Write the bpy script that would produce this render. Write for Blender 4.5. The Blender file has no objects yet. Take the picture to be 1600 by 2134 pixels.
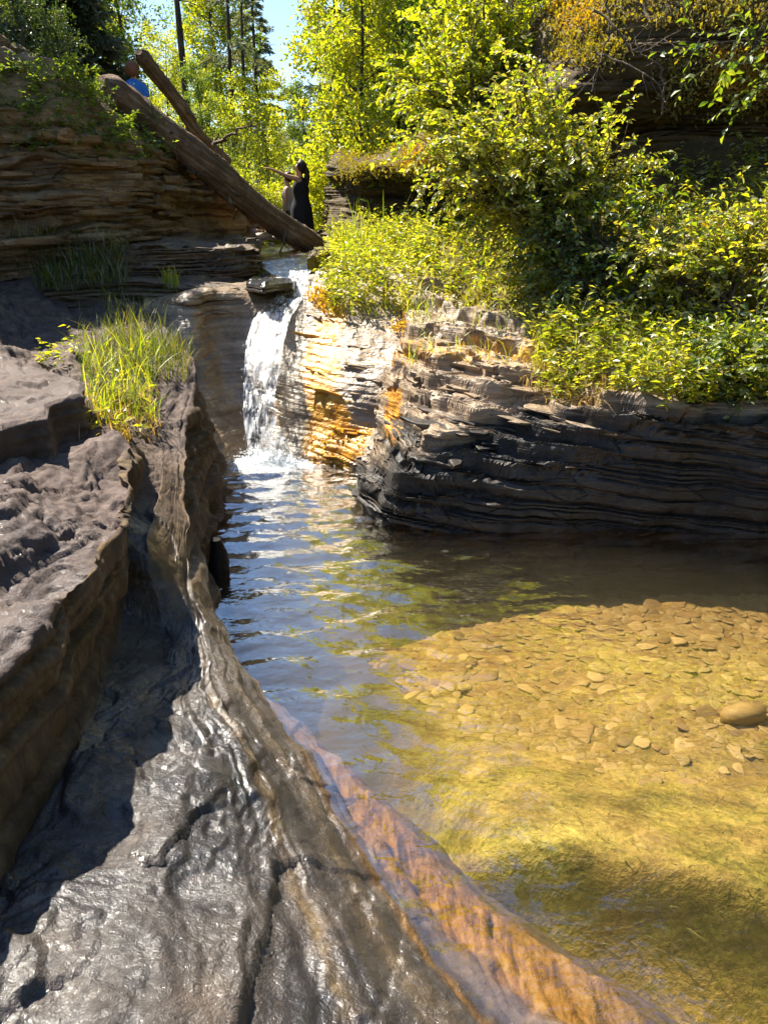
import bpy, bmesh, math, random
import numpy as np
from mathutils import Vector, Matrix

random.seed(7); RNG = np.random.default_rng(11)
scene = bpy.context.scene
COL = scene.collection

# ---------------------------------------------------------------- camera, sky, sun, exposure
PITCH = math.radians(21.1); EYE = 2.3; FPX = 1600.0
cam_d = bpy.data.cameras.new('camera'); cam = bpy.data.objects.new('camera', cam_d); COL.objects.link(cam)
cam_d.sensor_fit = 'HORIZONTAL'; cam_d.sensor_width = 36; cam_d.lens = 36
cam.location = (0, 0, EYE); cam.rotation_euler = (math.pi/2 - PITCH, 0, 0)
cam_d.clip_start = 0.05; cam_d.clip_end = 600
scene.camera = cam

SUN_AZ = math.radians(-47); SUN_EL = math.radians(52)      # azimuth from +Y, negative = left
SUN_DIR = Vector((math.cos(SUN_EL)*math.sin(SUN_AZ), math.cos(SUN_EL)*math.cos(SUN_AZ), math.sin(SUN_EL)))
world = bpy.data.worlds.new('World'); scene.world = world; world.use_nodes = True
wn = world.node_tree; bg = wn.nodes['Background']
sky = wn.nodes.new('ShaderNodeTexSky'); sky.sky_type = 'NISHITA'; sky.sun_disc = False
sky.sun_elevation = SUN_EL; sky.sun_rotation = SUN_AZ; sky.air_density = 1.0; sky.dust_density = 0.15; sky.ozone_density = 3.0
wn.links.new(sky.outputs[0], bg.inputs[0]); bg.inputs[1].default_value = 0.075
sun_d = bpy.data.lights.new('sun', 'SUN'); sun_d.energy = 5.0; sun_d.angle = math.radians(0.5); sun_d.color = (1.0, 0.93, 0.80)
sun = bpy.data.objects.new('sun', sun_d); COL.objects.link(sun)
sun.rotation_euler = SUN_DIR.to_track_quat('Z', 'Y').to_euler(); sun.location = (-8, 8, 14)
scene.view_settings.view_transform = 'Standard'; scene.view_settings.look = 'None'
scene.view_settings.gamma = 1.0; scene.view_settings.use_curve_mapping = False
scene.view_settings.exposure = 1.62
cy = scene.cycles
cy.use_denoising = True
cy.max_bounces = 7; cy.diffuse_bounces = 3; cy.glossy_bounces = 2; cy.transmission_bounces = 5
cy.use_adaptive_sampling = True; cy.adaptive_threshold = 0.03
cy.transparent_max_bounces = 12; cy.volume_bounces = 0; cy.sample_clamp_indirect = 6.0
cy.caustics_reflective = False; cy.caustics_refractive = False

# ---------------------------------------------------------------- helpers
def P(px, py, D=None, z=None):
    """a point of the place: the direction of a photo pixel, at ground distance D or at height z"""
    u = (px-800)/FPX; v = (1067-py)/FPX
    d = np.array([u, math.cos(PITCH)+v*math.sin(PITCH), -math.sin(PITCH)+v*math.cos(PITCH)])
    t = D/d[1] if D is not None else (z-EYE)/d[2]
    return np.array([0, 0, EYE]) + d*t
def PIX(p):
    p = np.asarray(p); dx = p[..., 0]; dy = p[..., 1]; dz = p[..., 2]-EYE
    f = dy*math.cos(PITCH)-dz*math.sin(PITCH); u = dy*math.sin(PITCH)+dz*math.cos(PITCH)
    f = np.where(np.abs(f) < 1e-6, 1e-6, f)
    return 800+FPX*dx/f, 1067-FPX*u/f, f

def _h(ix, iy, iz, seed):
    h = (ix*374761393 + iy*668265263 + iz*2147483647 + seed*1274126177) & 0xffffffff
    h = ((h ^ (h >> 13))*1274126177) & 0xffffffff
    h = ((h ^ (h >> 16))*2246822519) & 0xffffffff
    return ((h ^ (h >> 15)) & 0xffff)/32767.5 - 1.0
def noise(p, seed=0):
    p = np.asarray(p, float); i = np.floor(p).astype(np.int64); f = p-i
    f = f*f*f*(f*(f*6-15)+10)
    x, y, z = i[..., 0], i[..., 1], i[..., 2]; r = 0
    for a in (0, 1):
        for b in (0, 1):
            for c in (0, 1):
                w = (f[..., 0] if a else 1-f[..., 0])*(f[..., 1] if b else 1-f[..., 1])*(f[..., 2] if c else 1-f[..., 2])
                r = r + w*_h(x+a, y+b, z+c, seed)
    return r
def fbm(p, freq=1.0, oct=4, seed=0, gain=0.5, lac=2.03):
    p = np.asarray(p, float)*np.asarray(freq); a = 1.0; r = 0; s = 0
    for k in range(oct):
        r = r + a*noise(p+17.3*k, seed+k); s += a; a *= gain; p = p*lac
    return r/s
def sstep(a, b, x):
    t = np.clip((x-a)/(b-a), 0, 1); return t*t*(3-2*t)
def voro(a, b, seed=0):
    """2D cells: gap to the cell border, a random number per cell, offset from its centre"""
    ia = np.floor(a).astype(np.int64); ib = np.floor(b).astype(np.int64)
    f1 = np.full(a.shape, 9.0); f2 = np.full(a.shape, 9.0); r1 = np.zeros(a.shape); oa = np.zeros(a.shape); ob = np.zeros(a.shape); r2 = np.zeros(a.shape); r3 = np.zeros(a.shape)
    for i in (-1, 0, 1):
        for j in (-1, 0, 1):
            ca = ia+i; cb = ib+j; z = 0*ca
            da = a-(ca+.5+.45*_h(ca, cb, z, seed)); db = b-(cb+.5+.45*_h(ca, cb, z+1, seed)); d = np.hypot(da, db)
            m = d < f1; f2 = np.where(m, f1, np.minimum(f2, d)); f1 = np.where(m, d, f1)
            r1 = np.where(m, _h(ca, cb, z+2, seed), r1); r2 = np.where(m, _h(ca, cb, z+3, seed), r2); r3 = np.where(m, _h(ca, cb, z+4, seed), r3); oa = np.where(m, da, oa); ob = np.where(m, db, ob)
    return f2-f1, r1, oa*r2+ob*r3
def stair(h, sharp=0.18):
    i = np.floor(h); f = h-i
    return i + sstep(0.5-sharp/2, 0.5+sharp/2, f)

def cr(ctrl, t, linear=False):
    ctrl = np.asarray(ctrl, float); n = len(ctrl); t = np.clip(np.asarray(t, float), 0, n-1)
    i = np.minimum(t.astype(int), n-2); f = (t-i).reshape((-1,)+(1,)*(ctrl.ndim-1))
    p1 = ctrl[i]; p2 = ctrl[i+1]
    if linear: return p1*(1-f)+p2*f
    p0 = ctrl[np.maximum(i-1, 0)]; p3 = ctrl[np.minimum(i+2, n-1)]
    return 0.5*(2*p1+(p2-p0)*f+(2*p0-5*p1+4*p2-p3)*f*f+(3*p1-p0-3*p2+p3)*f**3)
def tsamp(counts):
    t = []
    for k, c in enumerate(counts): t += list(k+np.arange(c)/c)
    return np.array(t+[len(counts)])
def loft(ctrl, cu, cv, lin_u=True, lin_v=False, smooth=2):
    """ctrl[u][v] -> grid; u = across, v = along; cu, cv = faces per control span"""
    c = np.asarray(ctrl, float)
    g = cr(c, tsamp(cu), lin_u)
    g = np.swapaxes(cr(np.swapaxes(g, 0, 1), tsamp(cv), lin_v), 0, 1)
    for _ in range(smooth):
        g[1:-1] = g[1:-1]*0.5 + (g[:-2]+g[2:])*0.25
    return g
def gnormals(g):
    du = np.gradient(g, axis=0); dv = np.gradient(g, axis=1)
    n = np.cross(du, dv); l = np.linalg.norm(n, axis=-1, keepdims=True)
    return n/np.maximum(l, 1e-9)

_lay_rng = np.random.default_rng(5)
BOUNDS = np.cumsum(np.where(_lay_rng.random(900) < 0.22, _lay_rng.uniform(.06, .16, 900), _lay_rng.uniform(.012, .05, 900)))-12.0
def along(d, k=4):
    if d.ndim == 2:
        for _ in range(k): d[:, 1:-1] = d[:, 1:-1]*.5+(d[:, :-2]+d[:, 2:])*.25
    return d
def strata(g, n, amp, scale=1.0, dip=(0, 0), strike=1.3, seed=0, groove=0.6, warp=0.04, blocky=3.0):
    """bedding: thin beds standing out or drawn back, broken along their length, with open joints between"""
    b = (g[..., 2] + dip[0]*g[..., 0] + dip[1]*g[..., 1] + warp*fbm(g, 0.9, 3, seed+3))/scale
    k = np.searchsorted(BOUNDS, b.ravel()).reshape(b.shape); k = np.clip(k, 1, len(BOUNDS)-1)
    lo = BOUNDS[k-1]; hi = BOUNDS[k]; f = (b-lo)/(hi-lo)
    q = np.stack([g[..., 0]*strike+k*5.31, g[..., 1]*strike+k*2.77, k*1.0+0.5], -1)
    r = fbm(q, 1.0, 3, seed+9)
    rs = np.round(r*blocky*1.6)/blocky
    gr = np.exp(-(f/0.16)**2)*groove + 0.35*groove*np.exp(-((1-f)/0.12)**2)
    d = amp*(0.75*rs + 0.25*r - gr)
    hn = n.copy(); hn[..., 2] *= 0.25
    d = d*(1-.92*sstep(.25, .62, n[..., 2]))
    d = along(d)
    return g + hn*d[..., None]

def mesh_from(name, verts, faces, mat=None, parent=None, smooth=True, attrs=None, link=True):
    me = bpy.data.meshes.new(name)
    v = np.asarray(verts, np.float32).reshape(-1, 3); f = np.asarray(faces, np.int32)
    me.vertices.add(len(v)); me.vertices.foreach_set('co', v.ravel())
    k = f.shape[1]; me.loops.add(f.size); me.loops.foreach_set('vertex_index', f.ravel())
    me.polygons.add(len(f)); me.polygons.foreach_set('loop_start', np.arange(0, f.size, k, dtype=np.int32))
    me.polygons.foreach_set('loop_total', np.full(len(f), k, np.int32))
    me.polygons.foreach_set('use_smooth', np.full(len(f), smooth))
    me.update(calc_edges=True)
    for an, av in (attrs or {}).items():
        at = me.attributes.new(an, 'FLOAT', 'POINT'); at.data.foreach_set('value', np.asarray(av, np.float32).ravel())
    if mat: me.materials.append(mat)
    if not link: return me
    return add(name, me, parent)
def add(name, me, parent=None):
    o = bpy.data.objects.new(name, me); COL.objects.link(o)
    if parent is not None: o.parent = parent
    return o
def grid_faces(nu, nv, flip=False):
    i = np.arange(nu*nv).reshape(nu, nv)
    a, b, c, d = i[:-1, :-1], i[1:, :-1], i[1:, 1:], i[:-1, 1:]
    q = np.stack([a, b, c, d] if not flip else [a, d, c, b], -1)
    return q.reshape(-1, 4)
def grid_obj(name, g, mat, parent=None, attrs=None, flip=False, smooth=True):
    return mesh_from(name, g.reshape(-1, 3), grid_faces(g.shape[0], g.shape[1], flip), mat, parent, smooth, attrs)
def empty(name, loc=(0, 0, 0), rz=0):
    o = bpy.data.objects.new(name, None); COL.objects.link(o); o.location = loc; o.rotation_euler = (0, 0, rz); return o
def tag(o, label=None, cat=None, group=None, kind=None):
    if label: o['label'] = label
    if cat: o['category'] = cat
    if group: o['group'] = group
    if kind: o['kind'] = kind
    return o
def copy_tree(o, parent=None):
    c = o.copy(); COL.objects.link(c); c.parent = parent
    for ch in list(o.children): copy_tree(ch, c)
    return c

def tube(path, radii, seg=10, wob=0.0, seed=0, cap=True):
    """a tapered limb along a path -> verts, quads"""
    path = np.asarray(path, float); n = len(path)
    radii = np.asarray(radii, float)
    tan = np.gradient(path, axis=0); tan /= np.maximum(np.linalg.norm(tan, axis=1, keepdims=True), 1e-9)
    up = np.array([0.31, 0.17, 0.93]); side = np.cross(tan, up); side /= np.maximum(np.linalg.norm(side, axis=1, keepdims=True), 1e-9)
    oth = np.cross(side, tan)
    a = np.arange(seg)/seg*2*math.pi
    ring = np.cos(a)[None, :, None]*side[:, None, :] + np.sin(a)[None, :, None]*oth[:, None, :]
    r = np.broadcast_to(radii[:, None], (n, seg)).copy()
    v = path[:, None, :] + ring*r[..., None]
    if wob: v = path[:, None, :] + ring*(r*(1+wob*fbm(v, 3.0/max(radii.max(), .02)*0.12, 3, seed)))[..., None]
    i = np.arange(n*seg).reshape(n, seg); j = np.roll(i, -1, axis=1)
    q = np.stack([i[:-1], i[1:], j[1:], j[:-1]], -1).reshape(-1, 4)
    v = v.reshape(-1, 3)
    if cap:
        for e, rev in ((0, False), (n-1, True)):
            c = len(v); v = np.vstack([v, path[e]])
            idx = i[e]; idn = np.roll(idx, -1)
            cf = np.stack([idx, idn, np.full(seg, c), np.full(seg, c)], -1)
            # degenerate-free: use triangles as quads with midpoint
            mid = (v[idx]+v[idn])/2; m0 = len(v); v = np.vstack([v, mid]); m = np.arange(m0, m0+seg)
            cf = np.stack([idx, m, np.roll(m, -1)*0+np.full(seg, c), np.roll(m, 1)], -1)
            q = np.vstack([q, cf if rev else cf[:, ::-1]])
    return v, q
class Soup:
    def __init__(s): s.v = []; s.f = []; s.n = 0
    def add(s, v, f):
        s.v.append(np.asarray(v, float)); s.f.append(np.asarray(f)+s.n); s.n += len(v)
    def mesh(s, name, mat, parent=None, smooth=True, link=True):
        return mesh_from(name, np.vstack(s.v), np.vstack(s.f), mat, parent, smooth, link=link)

# ---------------------------------------------------------------- materials
class M:
    """small node-tree writer"""
    def __init__(s, name):
        s.m = bpy.data.materials.new(name); s.m.use_nodes = True; s.t = s.m.node_tree; s.t.nodes.clear()
        s.out = s.t.nodes.new('ShaderNodeOutputMaterial')
        s.geo = s.t.nodes.new('ShaderNodeNewGeometry')
    def n(s, typ, **kw):
        nd = s.t.nodes.new('ShaderNode'+typ)
        for k, v in kw.items():
            if k.startswith('_'): setattr(nd, k[1:], v)
            else: s.put(nd, k.replace('__', ' '), v)
        return nd
    def put(s, nd, key, v):
        key = int(key[1:]) if key[:1] == 'i' and key[1:].isdigit() else key
        sock = nd.inputs[key]
        if hasattr(v, 'is_output') or isinstance(v, bpy.types.NodeSocket): s.t.links.new(v, sock)
        elif isinstance(v, bpy.types.Node): s.t.links.new(v.outputs[0], sock)
        else:
            if isinstance(v, (tuple, list)) and len(v) == 3 and sock.type == 'RGBA': v = (*v, 1)
            sock.default_value = v
    def pos(s, scale=(1, 1, 1), rot=(0, 0, 0)):
        return s.n('Mapping', Vector=s.geo.outputs['Position'], Scale=scale, Rotation=rot)
    def noise(s, vec, scale, detail=6, rough=0.6, dist=0.0):
        return s.n('TexNoise', Vector=vec, Scale=scale, Detail=detail, Roughness=rough, Distortion=dist).outputs[0]
    def ramp(s, fac, stops, interp='LINEAR'):
        nd = s.n('ValToRGB', Fac=fac); e = nd.color_ramp.elements; nd.color_ramp.interpolation = interp
        while len(e) < len(stops): e.new(0.5)
        for el, (p, c) in zip(e, stops):
            el.position = p; el.color = (*c, 1) if isinstance(c, tuple) else (c, c, c, 1)
        return nd.outputs[0]
    def mix(s, fac, a, b, typ='MIX'):
        nd = s.n('MixRGB', _blend_type=typ); s.put(nd, 'Fac', fac); s.put(nd, 'Color1', a); s.put(nd, 'Color2', b); return nd.outputs[0]
    def math(s, op, a, b=0.0, c=None):
        nd = s.n('Math', _operation=op); s.put(nd, 'i0', a); s.put(nd, 'i1', b)
        if c is not None: s.put(nd, 'i2', c)
        return nd.outputs[0]
    def attr(s, name): return s.n('Attribute', _attribute_name=name).outputs['Fac']
    def bump(s, h, strength, dist, normal=None):
        nd = s.n('Bump', Height=h, Strength=strength, Distance=dist)
        if normal is not None: s.put(nd, 'Normal', normal)
        return nd.outputs[0]
    def done(s, sh, vol=None):
        s.t.links.new(sh.outputs[0] if isinstance(sh, bpy.types.Node) else sh, s.out.inputs[0])
        return s.m
    def pbr(s, col, rough=0.7, normal=None, spec=0.5, **kw):
        nd = s.n('BsdfPrincipled'); s.put(nd, 'Base Color', col); s.put(nd, 'Roughness', rough)
        s.put(nd, 'Specular IOR Level', spec)
        if normal is not None: s.put(nd, 'Normal', normal)
        for k, v in kw.items(): s.put(nd, k.replace('__', ' '), v)
        return nd

def rock_mat(name, cols, wet=0.5, zs=14.0, band=0.35, rough=(0.35, 0.75), bump=0.012, moss=None, extra=None):
    """bedded shale: colour bands along the bedding, blotches, dull and wet sheen"""
    m = M(name)
    p = m.pos((1, 1, zs)); p1 = m.pos()
    n1 = m.noise(p, 1.1, 4, 0.65, 0.0); n2 = m.noise(p1, 2.3, 4, 0.62); n3 = m.noise(p1, 28, 3, 0.7)
    f = m.math('ADD', m.math('MULTIPLY', n1, band), m.math('MULTIPLY', n2, 1-band))
    k = len(cols); c = m.ramp(f, [(0.30+0.40*i/(k-1), col) for i, col in enumerate(cols)])
    c = m.mix(0.35, c, m.ramp(n3, [(0.3, 0.25), (0.7, 0.9)]), 'OVERLAY')
    if extra: c = extra(m, c)
    r = m.ramp(n2, [(0.35, rough[1]), (0.65, rough[0])])
    b = m.bump(m.math('ADD', m.math('MULTIPLY', n1, 0.8), m.math('MULTIPLY', n3, 0.35)), 0.9, bump*2)
    return m.done(m.pbr(c, r, b, 0.5 if wet else 0.3))

# ================================================================ THE ROCK
SLATE = [(.030, .027, .028), (.062, .055, .054), (.105, .088, .078), (.17, .135, .105)]
BROWN = [(.055, .034, .018), (.14, .088, .044), (.25, .165, .085), (.36, .25, .14)]

mat = {}
def slate_floor():
    """wet dark slate; tan clay on the risers and the rim, ochre algae under the water line"""
    m = M('wet_slate')
    p = m.pos(); n2 = m.noise(p, 1.9, 4, .62); n3 = m.noise(p, 36, 3, .65); n9 = m.noise(p, 9, 4, .65)
    c = m.ramp(n2, [(.3, (.012, .0115, .013)), (.46, (.026, .023, .024)), (.58, (.050, .041, .036)), (.76, (.10, .074, .056))])
    c = m.mix(.35, c, m.ramp(n3, [(.3, .25), (.7, .85)]), 'OVERLAY')
    c = m.mix(m.ramp(n9, [(.60, 0.0), (.78, .35)]), c, (.09, .055, .034))
    wet = m.attr('wet')
    c = m.mix(m.math('SUBTRACT', .62, m.math('MULTIPLY', wet, .62)), c, m.ramp(n9, [(.3, (.055, .036, .030)), (.5, (.125, .086, .072)), (.72, (.23, .17, .14))]))
    tan = m.attr('tan'); och = m.attr('ochre')
    tc = m.ramp(m.noise(m.pos((1, 1, .35)), 10, 4, .7), [(0.28, (.024, .015, .007)), (0.48, (.075, .046, .019)), (0.62, (.15, .10, .045)), (0.8, (.30, .22, .13))])
    c = m.mix(m.math('MULTIPLY', tan, m.ramp(n9, [(.33, .3), (.6, 1.0)])), c, tc)
    oc = m.ramp(m.noise(m.pos((2.6, .55, 1), (0, 0, -.65)), 9, 5, 0.72, 0.6), [(0.3, (.030, .014, .004)), (0.42, (.09, .038, .007)), (0.52, (.19, .088, .016)), (0.62, (.26, .14, .045)), (0.78, (.25, .17, .10))])
    c = m.mix(och, c, oc)
    r = m.ramp(m.math('ADD', m.math('ADD', m.math('MULTIPLY', n2, .55), m.math('MULTIPLY', n9, .45)), m.math('MULTIPLY', m.math('SUBTRACT', 1.0, wet), .45)), [(.36, .34), (.50, .42), (.66, .56), (.95, .85)])
    patch = m.ramp(n2, [(.40, .35), (.60, 1.0)])
    film = m.math('MULTIPLY', wet, m.ramp(m.noise(m.pos((1, .8, 1)), 3.6, 5, .68), [(.40, .22), (.56, 1.0)]))      # standing film of water, broken by damp dull stone
    h = m.math('MULTIPLY', m.math('ADD', m.noise(m.pos((1, 1.3, 1), (0, 0, .5)), 30, 5, .66, .5), m.math('MULTIPLY', n9, .4)), patch)
    b = m.bump(m.math('ADD', h, m.math('MULTIPLY', m.noise(p, 105, 2, .6), .24)), 1.0, .014)
    return m.done(m.pbr(c, r, b, m.math('ADD', .25, m.math('MULTIPLY', film, .20)), Coat__Weight=film, Coat__Roughness=.10, Coat__IOR=1.55, Coat__Normal=b))
mat['slab'] = slate_floor()
mat['cliff'] = rock_mat('brown_shale', BROWN, 0, 13, .45, (.6, .9), .02)

def moss_streak(m, c):
    # orange algae running down the rock beside the fall: patches with a shape of their own
    f = m.attr('moss'); n = m.noise(m.pos(), 8, 4, .7)
    k = m.ramp(m.math('ADD', m.math('MULTIPLY', f, .85), m.math('MULTIPLY', m.math('SUBTRACT', n, .5), 1.1)), [(.30, 0.0), (.55, 1.0)])
    oc = m.ramp(n, [(.3, (.30, .11, .006)), (.5, (.50, .22, .010)), (.7, (.62, .33, .02))])
    return m.mix(k, c, oc)
mat['fallrock'] = rock_mat('pale_bedded_rock', [(.075, .049, .027), (.17, .115, .066), (.29, .21, .133), (.40, .31, .215)], 1, 16, .5, (.22, .6), .014, extra=moss_streak)
def weathered_lit(m, c):
    f = m.attr('dry'); n = m.noise(m.pos((1, 1, 10)), 2.2, 4, .7)  # sunlight on the shoulder put into the colour as a weathered tan crust
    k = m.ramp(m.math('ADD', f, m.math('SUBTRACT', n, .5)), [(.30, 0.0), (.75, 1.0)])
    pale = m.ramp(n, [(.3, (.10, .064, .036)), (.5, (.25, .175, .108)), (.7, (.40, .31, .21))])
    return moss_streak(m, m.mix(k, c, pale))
mat['nose'] = rock_mat('dark_shale', [(.005, .004, .003), (.011, .008, .006), (.025, .018, .012), (.07, .05, .034)], 1, 18, .5, (.4, .8), .014, extra=weathered_lit)

# ---- left bank: terrace, riser, wet slab, rim, submerged toe
ST = [
 ([-6,-1.5,1.1],[-1.2,-1.5,.95],[-1.2,-1.5,.5],[-.2,-1.5,.5],[1.2,-1.5,.3],[1.8,-1.5,0],[2.4,-1.5,-.1],[2.9,-1.5,-1.6]),
 ([-6,.3,1.1],[-1.2,.3,.92],[-1.2,.3,.42],[-.4,.3,.42],[.55,.5,.28],[1.05,.7,0],[1.6,.9,-.1],[2.7,1.2,-1.25]),
 ([-6,1.2,1.1],[-1.2,1.2,.9],[-1.2,1.2,.38],[-.55,1.2,.37],[.1,1.25,.26],[.6,1.4,0],[1.15,1.45,-.1],[2.1,1.75,-1.2]),
 ([-6,1.9,1.1],[-1.22,1.9,.9],[-1.2,1.84,.35],[-.65,1.85,.32],[-.14,1.75,.24],[.25,1.84,0],[.74,1.9,-.1],[1.75,2.25,-1.2]),
 ([-6,2.3,1.1],[-1.23,2.3,.9],[-1.24,2.3,.35],[-.75,2.25,.29],[-.40,2.27,.2],[-.02,2.24,0],[.37,2.22,-.09],[1.35,2.7,-1.2]),
 ([-6,2.7,1.1],[-1.25,2.7,.9],[-1.28,2.75,.34],[-.95,2.75,.26],[-.64,2.75,.2],[-.3,2.75,0],[-.05,2.8,-.12],[.75,3.25,-1.25]),
 ([-6,3.2,1.1],[-1.27,3.1,.9],[-1.36,3.25,.34],[-1.1,3.25,.25],[-.84,3.28,.2],[-.62,3.34,0],[-.45,3.4,-.15],[.1,3.75,-1.4]),
 ([-6,3.6,1.1],[-1.28,3.5,.9],[-1.45,3.75,.36],[-1.22,3.7,.28],[-1.0,3.72,.23],[-.84,3.75,0],[-.75,3.8,-.25],[-.5,3.9,-1.6]),
 ([-6,3.85,1.1],[-1.34,3.75,.9],[-1.48,3.93,.66],[-1.33,3.90,.60],[-1.10,3.92,.34],[-.93,3.95,0],[-.85,3.95,-.28],[-.65,4.0,-1.6]),
 ([-6,4.2,1.1],[-1.44,4.15,.9],[-1.54,4.3,.72],[-1.38,4.25,.66],[-1.18,4.3,.46],[-1.07,4.3,0],[-1.02,4.3,-.3],[-.85,4.35,-1.6]),
 ([-6,5,1.15],[-1.74,4.9,.95],[-1.66,5.0,.78],[-1.52,5,.72],[-1.37,5,.60],[-1.25,5,0],[-1.18,5,-.3],[-1.05,5,-1.6]),
 ([-6,5.8,1.2],[-2.1,5.7,1.0],[-1.95,5.8,.84],[-1.78,5.8,.78],[-1.53,5.8,.74],[-1.36,5.8,0],[-1.28,5.8,-.3],[-1.15,5.8,-1.6]),
 ([-6,6.6,1.3],[-2.6,6.6,1.1],[-2.25,6.8,1.0],[-2.0,6.8,.98],[-1.68,6.8,1.0],[-1.5,6.8,0],[-1.45,6.8,-.3],[-1.35,6.8,-1.6]),
 ([-6,7.4,1.45],[-3.2,7.4,1.25],[-2.7,7.6,1.2],[-2.45,7.6,1.2],[-2.1,7.6,1.17],[-1.9,7.6,0],[-1.85,7.6,-.3],[-1.75,7.6,-1.6]),
 ([-7,9.2,1.8],[-4.6,9.2,1.6],[-3.4,9.4,1.5],[-3.1,9.4,1.5],[-2.7,9.4,1.42],[-2.5,9.4,0],[-2.45,9.4,-.3],[-2.4,9.4,-1.6]),
]
ST = [(st[0], [st[1][0]-1.5, st[1][1]+.05, st[1][2]+.04], *st[1:]) for st in ST]
ctrl = np.array(ST).transpose(1, 0, 2)
CU = [30, 110, 44, 56, 56, 44, 40, 34]; CV = [14, 40, 50, 50, 54, 58, 54, 50, 34, 36, 44, 40, 34, 26]
g = loft(ctrl, CU, CV, True, False, 3)
tu = np.maximum(tsamp(CU)-1.0, 0)[:, None]*np.ones((1, g.shape[1]))
n = gnormals(g)
if n[..., 2].mean() < 0: n = -n
# wander of every edge
w = fbm(g*[1, 1, .3], 1.6, 4, 21)[..., None]*np.array([.10, .05, 0]); w2 = fbm(g*[1, 1, .3], 5.5, 3, 22)[..., None]*np.array([.04, .03, 0])
far = sstep(4.5, 6.0, g[..., 1]); near_rim = np.exp(-((tu-4.0)/1.1)**2)+1.6*np.exp(-((tu-5.7)/.7)**2)*(1-sstep(3.2, 4.2, g[..., 1]))
g = g + (w+w2)*(np.exp(-((tu-1.5)/1.2)**2)*(1+0.6*far)+0.55*near_rim)[..., None]
flat = np.clip(n[..., 2], 0, 1)**3
lam = fbm(g*[1.3, .8, .4], 1.15, 5, 31, .42); lam2 = fbm(g*[1.5, .7, .4], 2.2, 3, 35, .4)
# shale plates: tilted pieces at three sizes, standing a little above or below each other, with open cracks
wa = g[..., 0]+.16*fbm(g*[1, 1, 0], 2.0, 4, 33); wb = g[..., 1]*.62+.16*fbm(g*[1, 1, 0]+7, 2.0, 4, 34)
e1, c1, t1 = voro(wa*2.6, wb*2.6, 1); e2, c2, t2 = voro(wa*7.5, wb*7.5, 2)
wa2 = g[..., 0]+.03*fbm(g*[1, 1, 0], 9, 3, 36); wb2 = g[..., 1]*.8+.03*fbm(g*[1, 1, 0]+5, 9, 3, 38); e3, c3, t3 = voro(wa2*21, wb2*21, 3)
busy = sstep(-.15, .25, fbm(g*[1, 1, 0], 1.9, 3, 39)); dry_t = (tu < 1.0)
dz = .014*c1+.034*t1 + (.0065*c2+.016*t2)*(.35+.65*busy) + (.0016*c3+.0055*t3)*(.25+.75*busy) + .018*stair(lam*2.6, .05) + .009*stair(lam*8+lam2, .10) + .005*stair(lam*17+lam2*3, .14) + .010*fbm(g, 1.5, 2, 37)
dz = dz - .014*np.exp(-(e1/.030)**2)*sstep(-.1, .3, fbm(g*[1, 1, 0], 1.1, 2, 47)) - .004*np.exp(-(e2/.05)**2)*busy
dz = dz*np.where(dry_t, 1.5, 1.0) + dry_t*(.012*fbm(g, 6, 4, 45, .65)) + sstep(5.2, 6.5, g[..., 1])*.04*fbm(g, 5, 4, 48, .6)
g[..., 2] += dz*flat - .08*sstep(5.1, 5.6, tu) + .10*fbm(g*[1, 1, 0], 1.8, 4, 80)*sstep(5.6, 6.2, tu)
# ribs running along the rim down to the water
rib = fbm(np.stack([tu*2.6, g[..., 1]*.35, tu*0], -1), 1.0, 4, 61)
g = g + n*(.050*rib*sstep(3.2, 3.8, tu)*(1-sstep(5.8, 6.2, tu)))[..., None]
# risers: beds in relief
steep = (1-flat)
g2 = strata(g, n, .045, 1.3, (.05, .03), 1.4, 71); g3 = strata(g, n, .085, 1.1, (.05, .03), 1.6, 72, .9); fk = sstep(3.6, 4.3, g[..., 1])[..., None]; g2 = g2*(1-fk)+g3*fk
g = g*(1-steep[..., None]) + g2*steep[..., None]
LB = g
tan = np.clip(steep*1.3, 0, 1)*(1-sstep(4.9, 5.2, tu))*(1-.72*sstep(2.4, 3.0, tu)*(1-sstep(3.6, 4.2, g[..., 1]))) + .85*np.exp(-((tu-4.02-.35*rib)/.08)**2) + .5*np.exp(-((tu-4.45-.3*rib)/.06)**2)
tan = np.clip(tan, 0, 1)*(1-.0*far)
och = sstep(5.05, 5.5, tu + .35*fbm(g, 3, 3, 77)) * (1-sstep(2.7, 3.5, g[..., 1])) * (1-sstep(5.55, 6.5, tu+.45*fbm(g, 2.4, 4, 79)))
och = np.maximum(och, .7*np.exp(-((tu-4.85-.2*rib)/.07)**2)*(1-sstep(2.6, 3.3, g[..., 1])))
wet = np.clip(1-(.72+.28*sstep(3.2, 3.9, g[..., 1]))*(tu < 1.05) - .9*steep*(tu < 2.2) - sstep(4.9, 5.1, tu) - sstep(3.9, 4.6, g[..., 1]), .0, 1)
bank = grid_obj('rock_bank', g, mat['slab'], attrs={'tan': tan, 'ochre': och, 'wet': wet}, flip=True)
tag(bank, 'wet dark slate bank stepping down to the pool in the foreground', 'rock bank', kind='structure')

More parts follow.
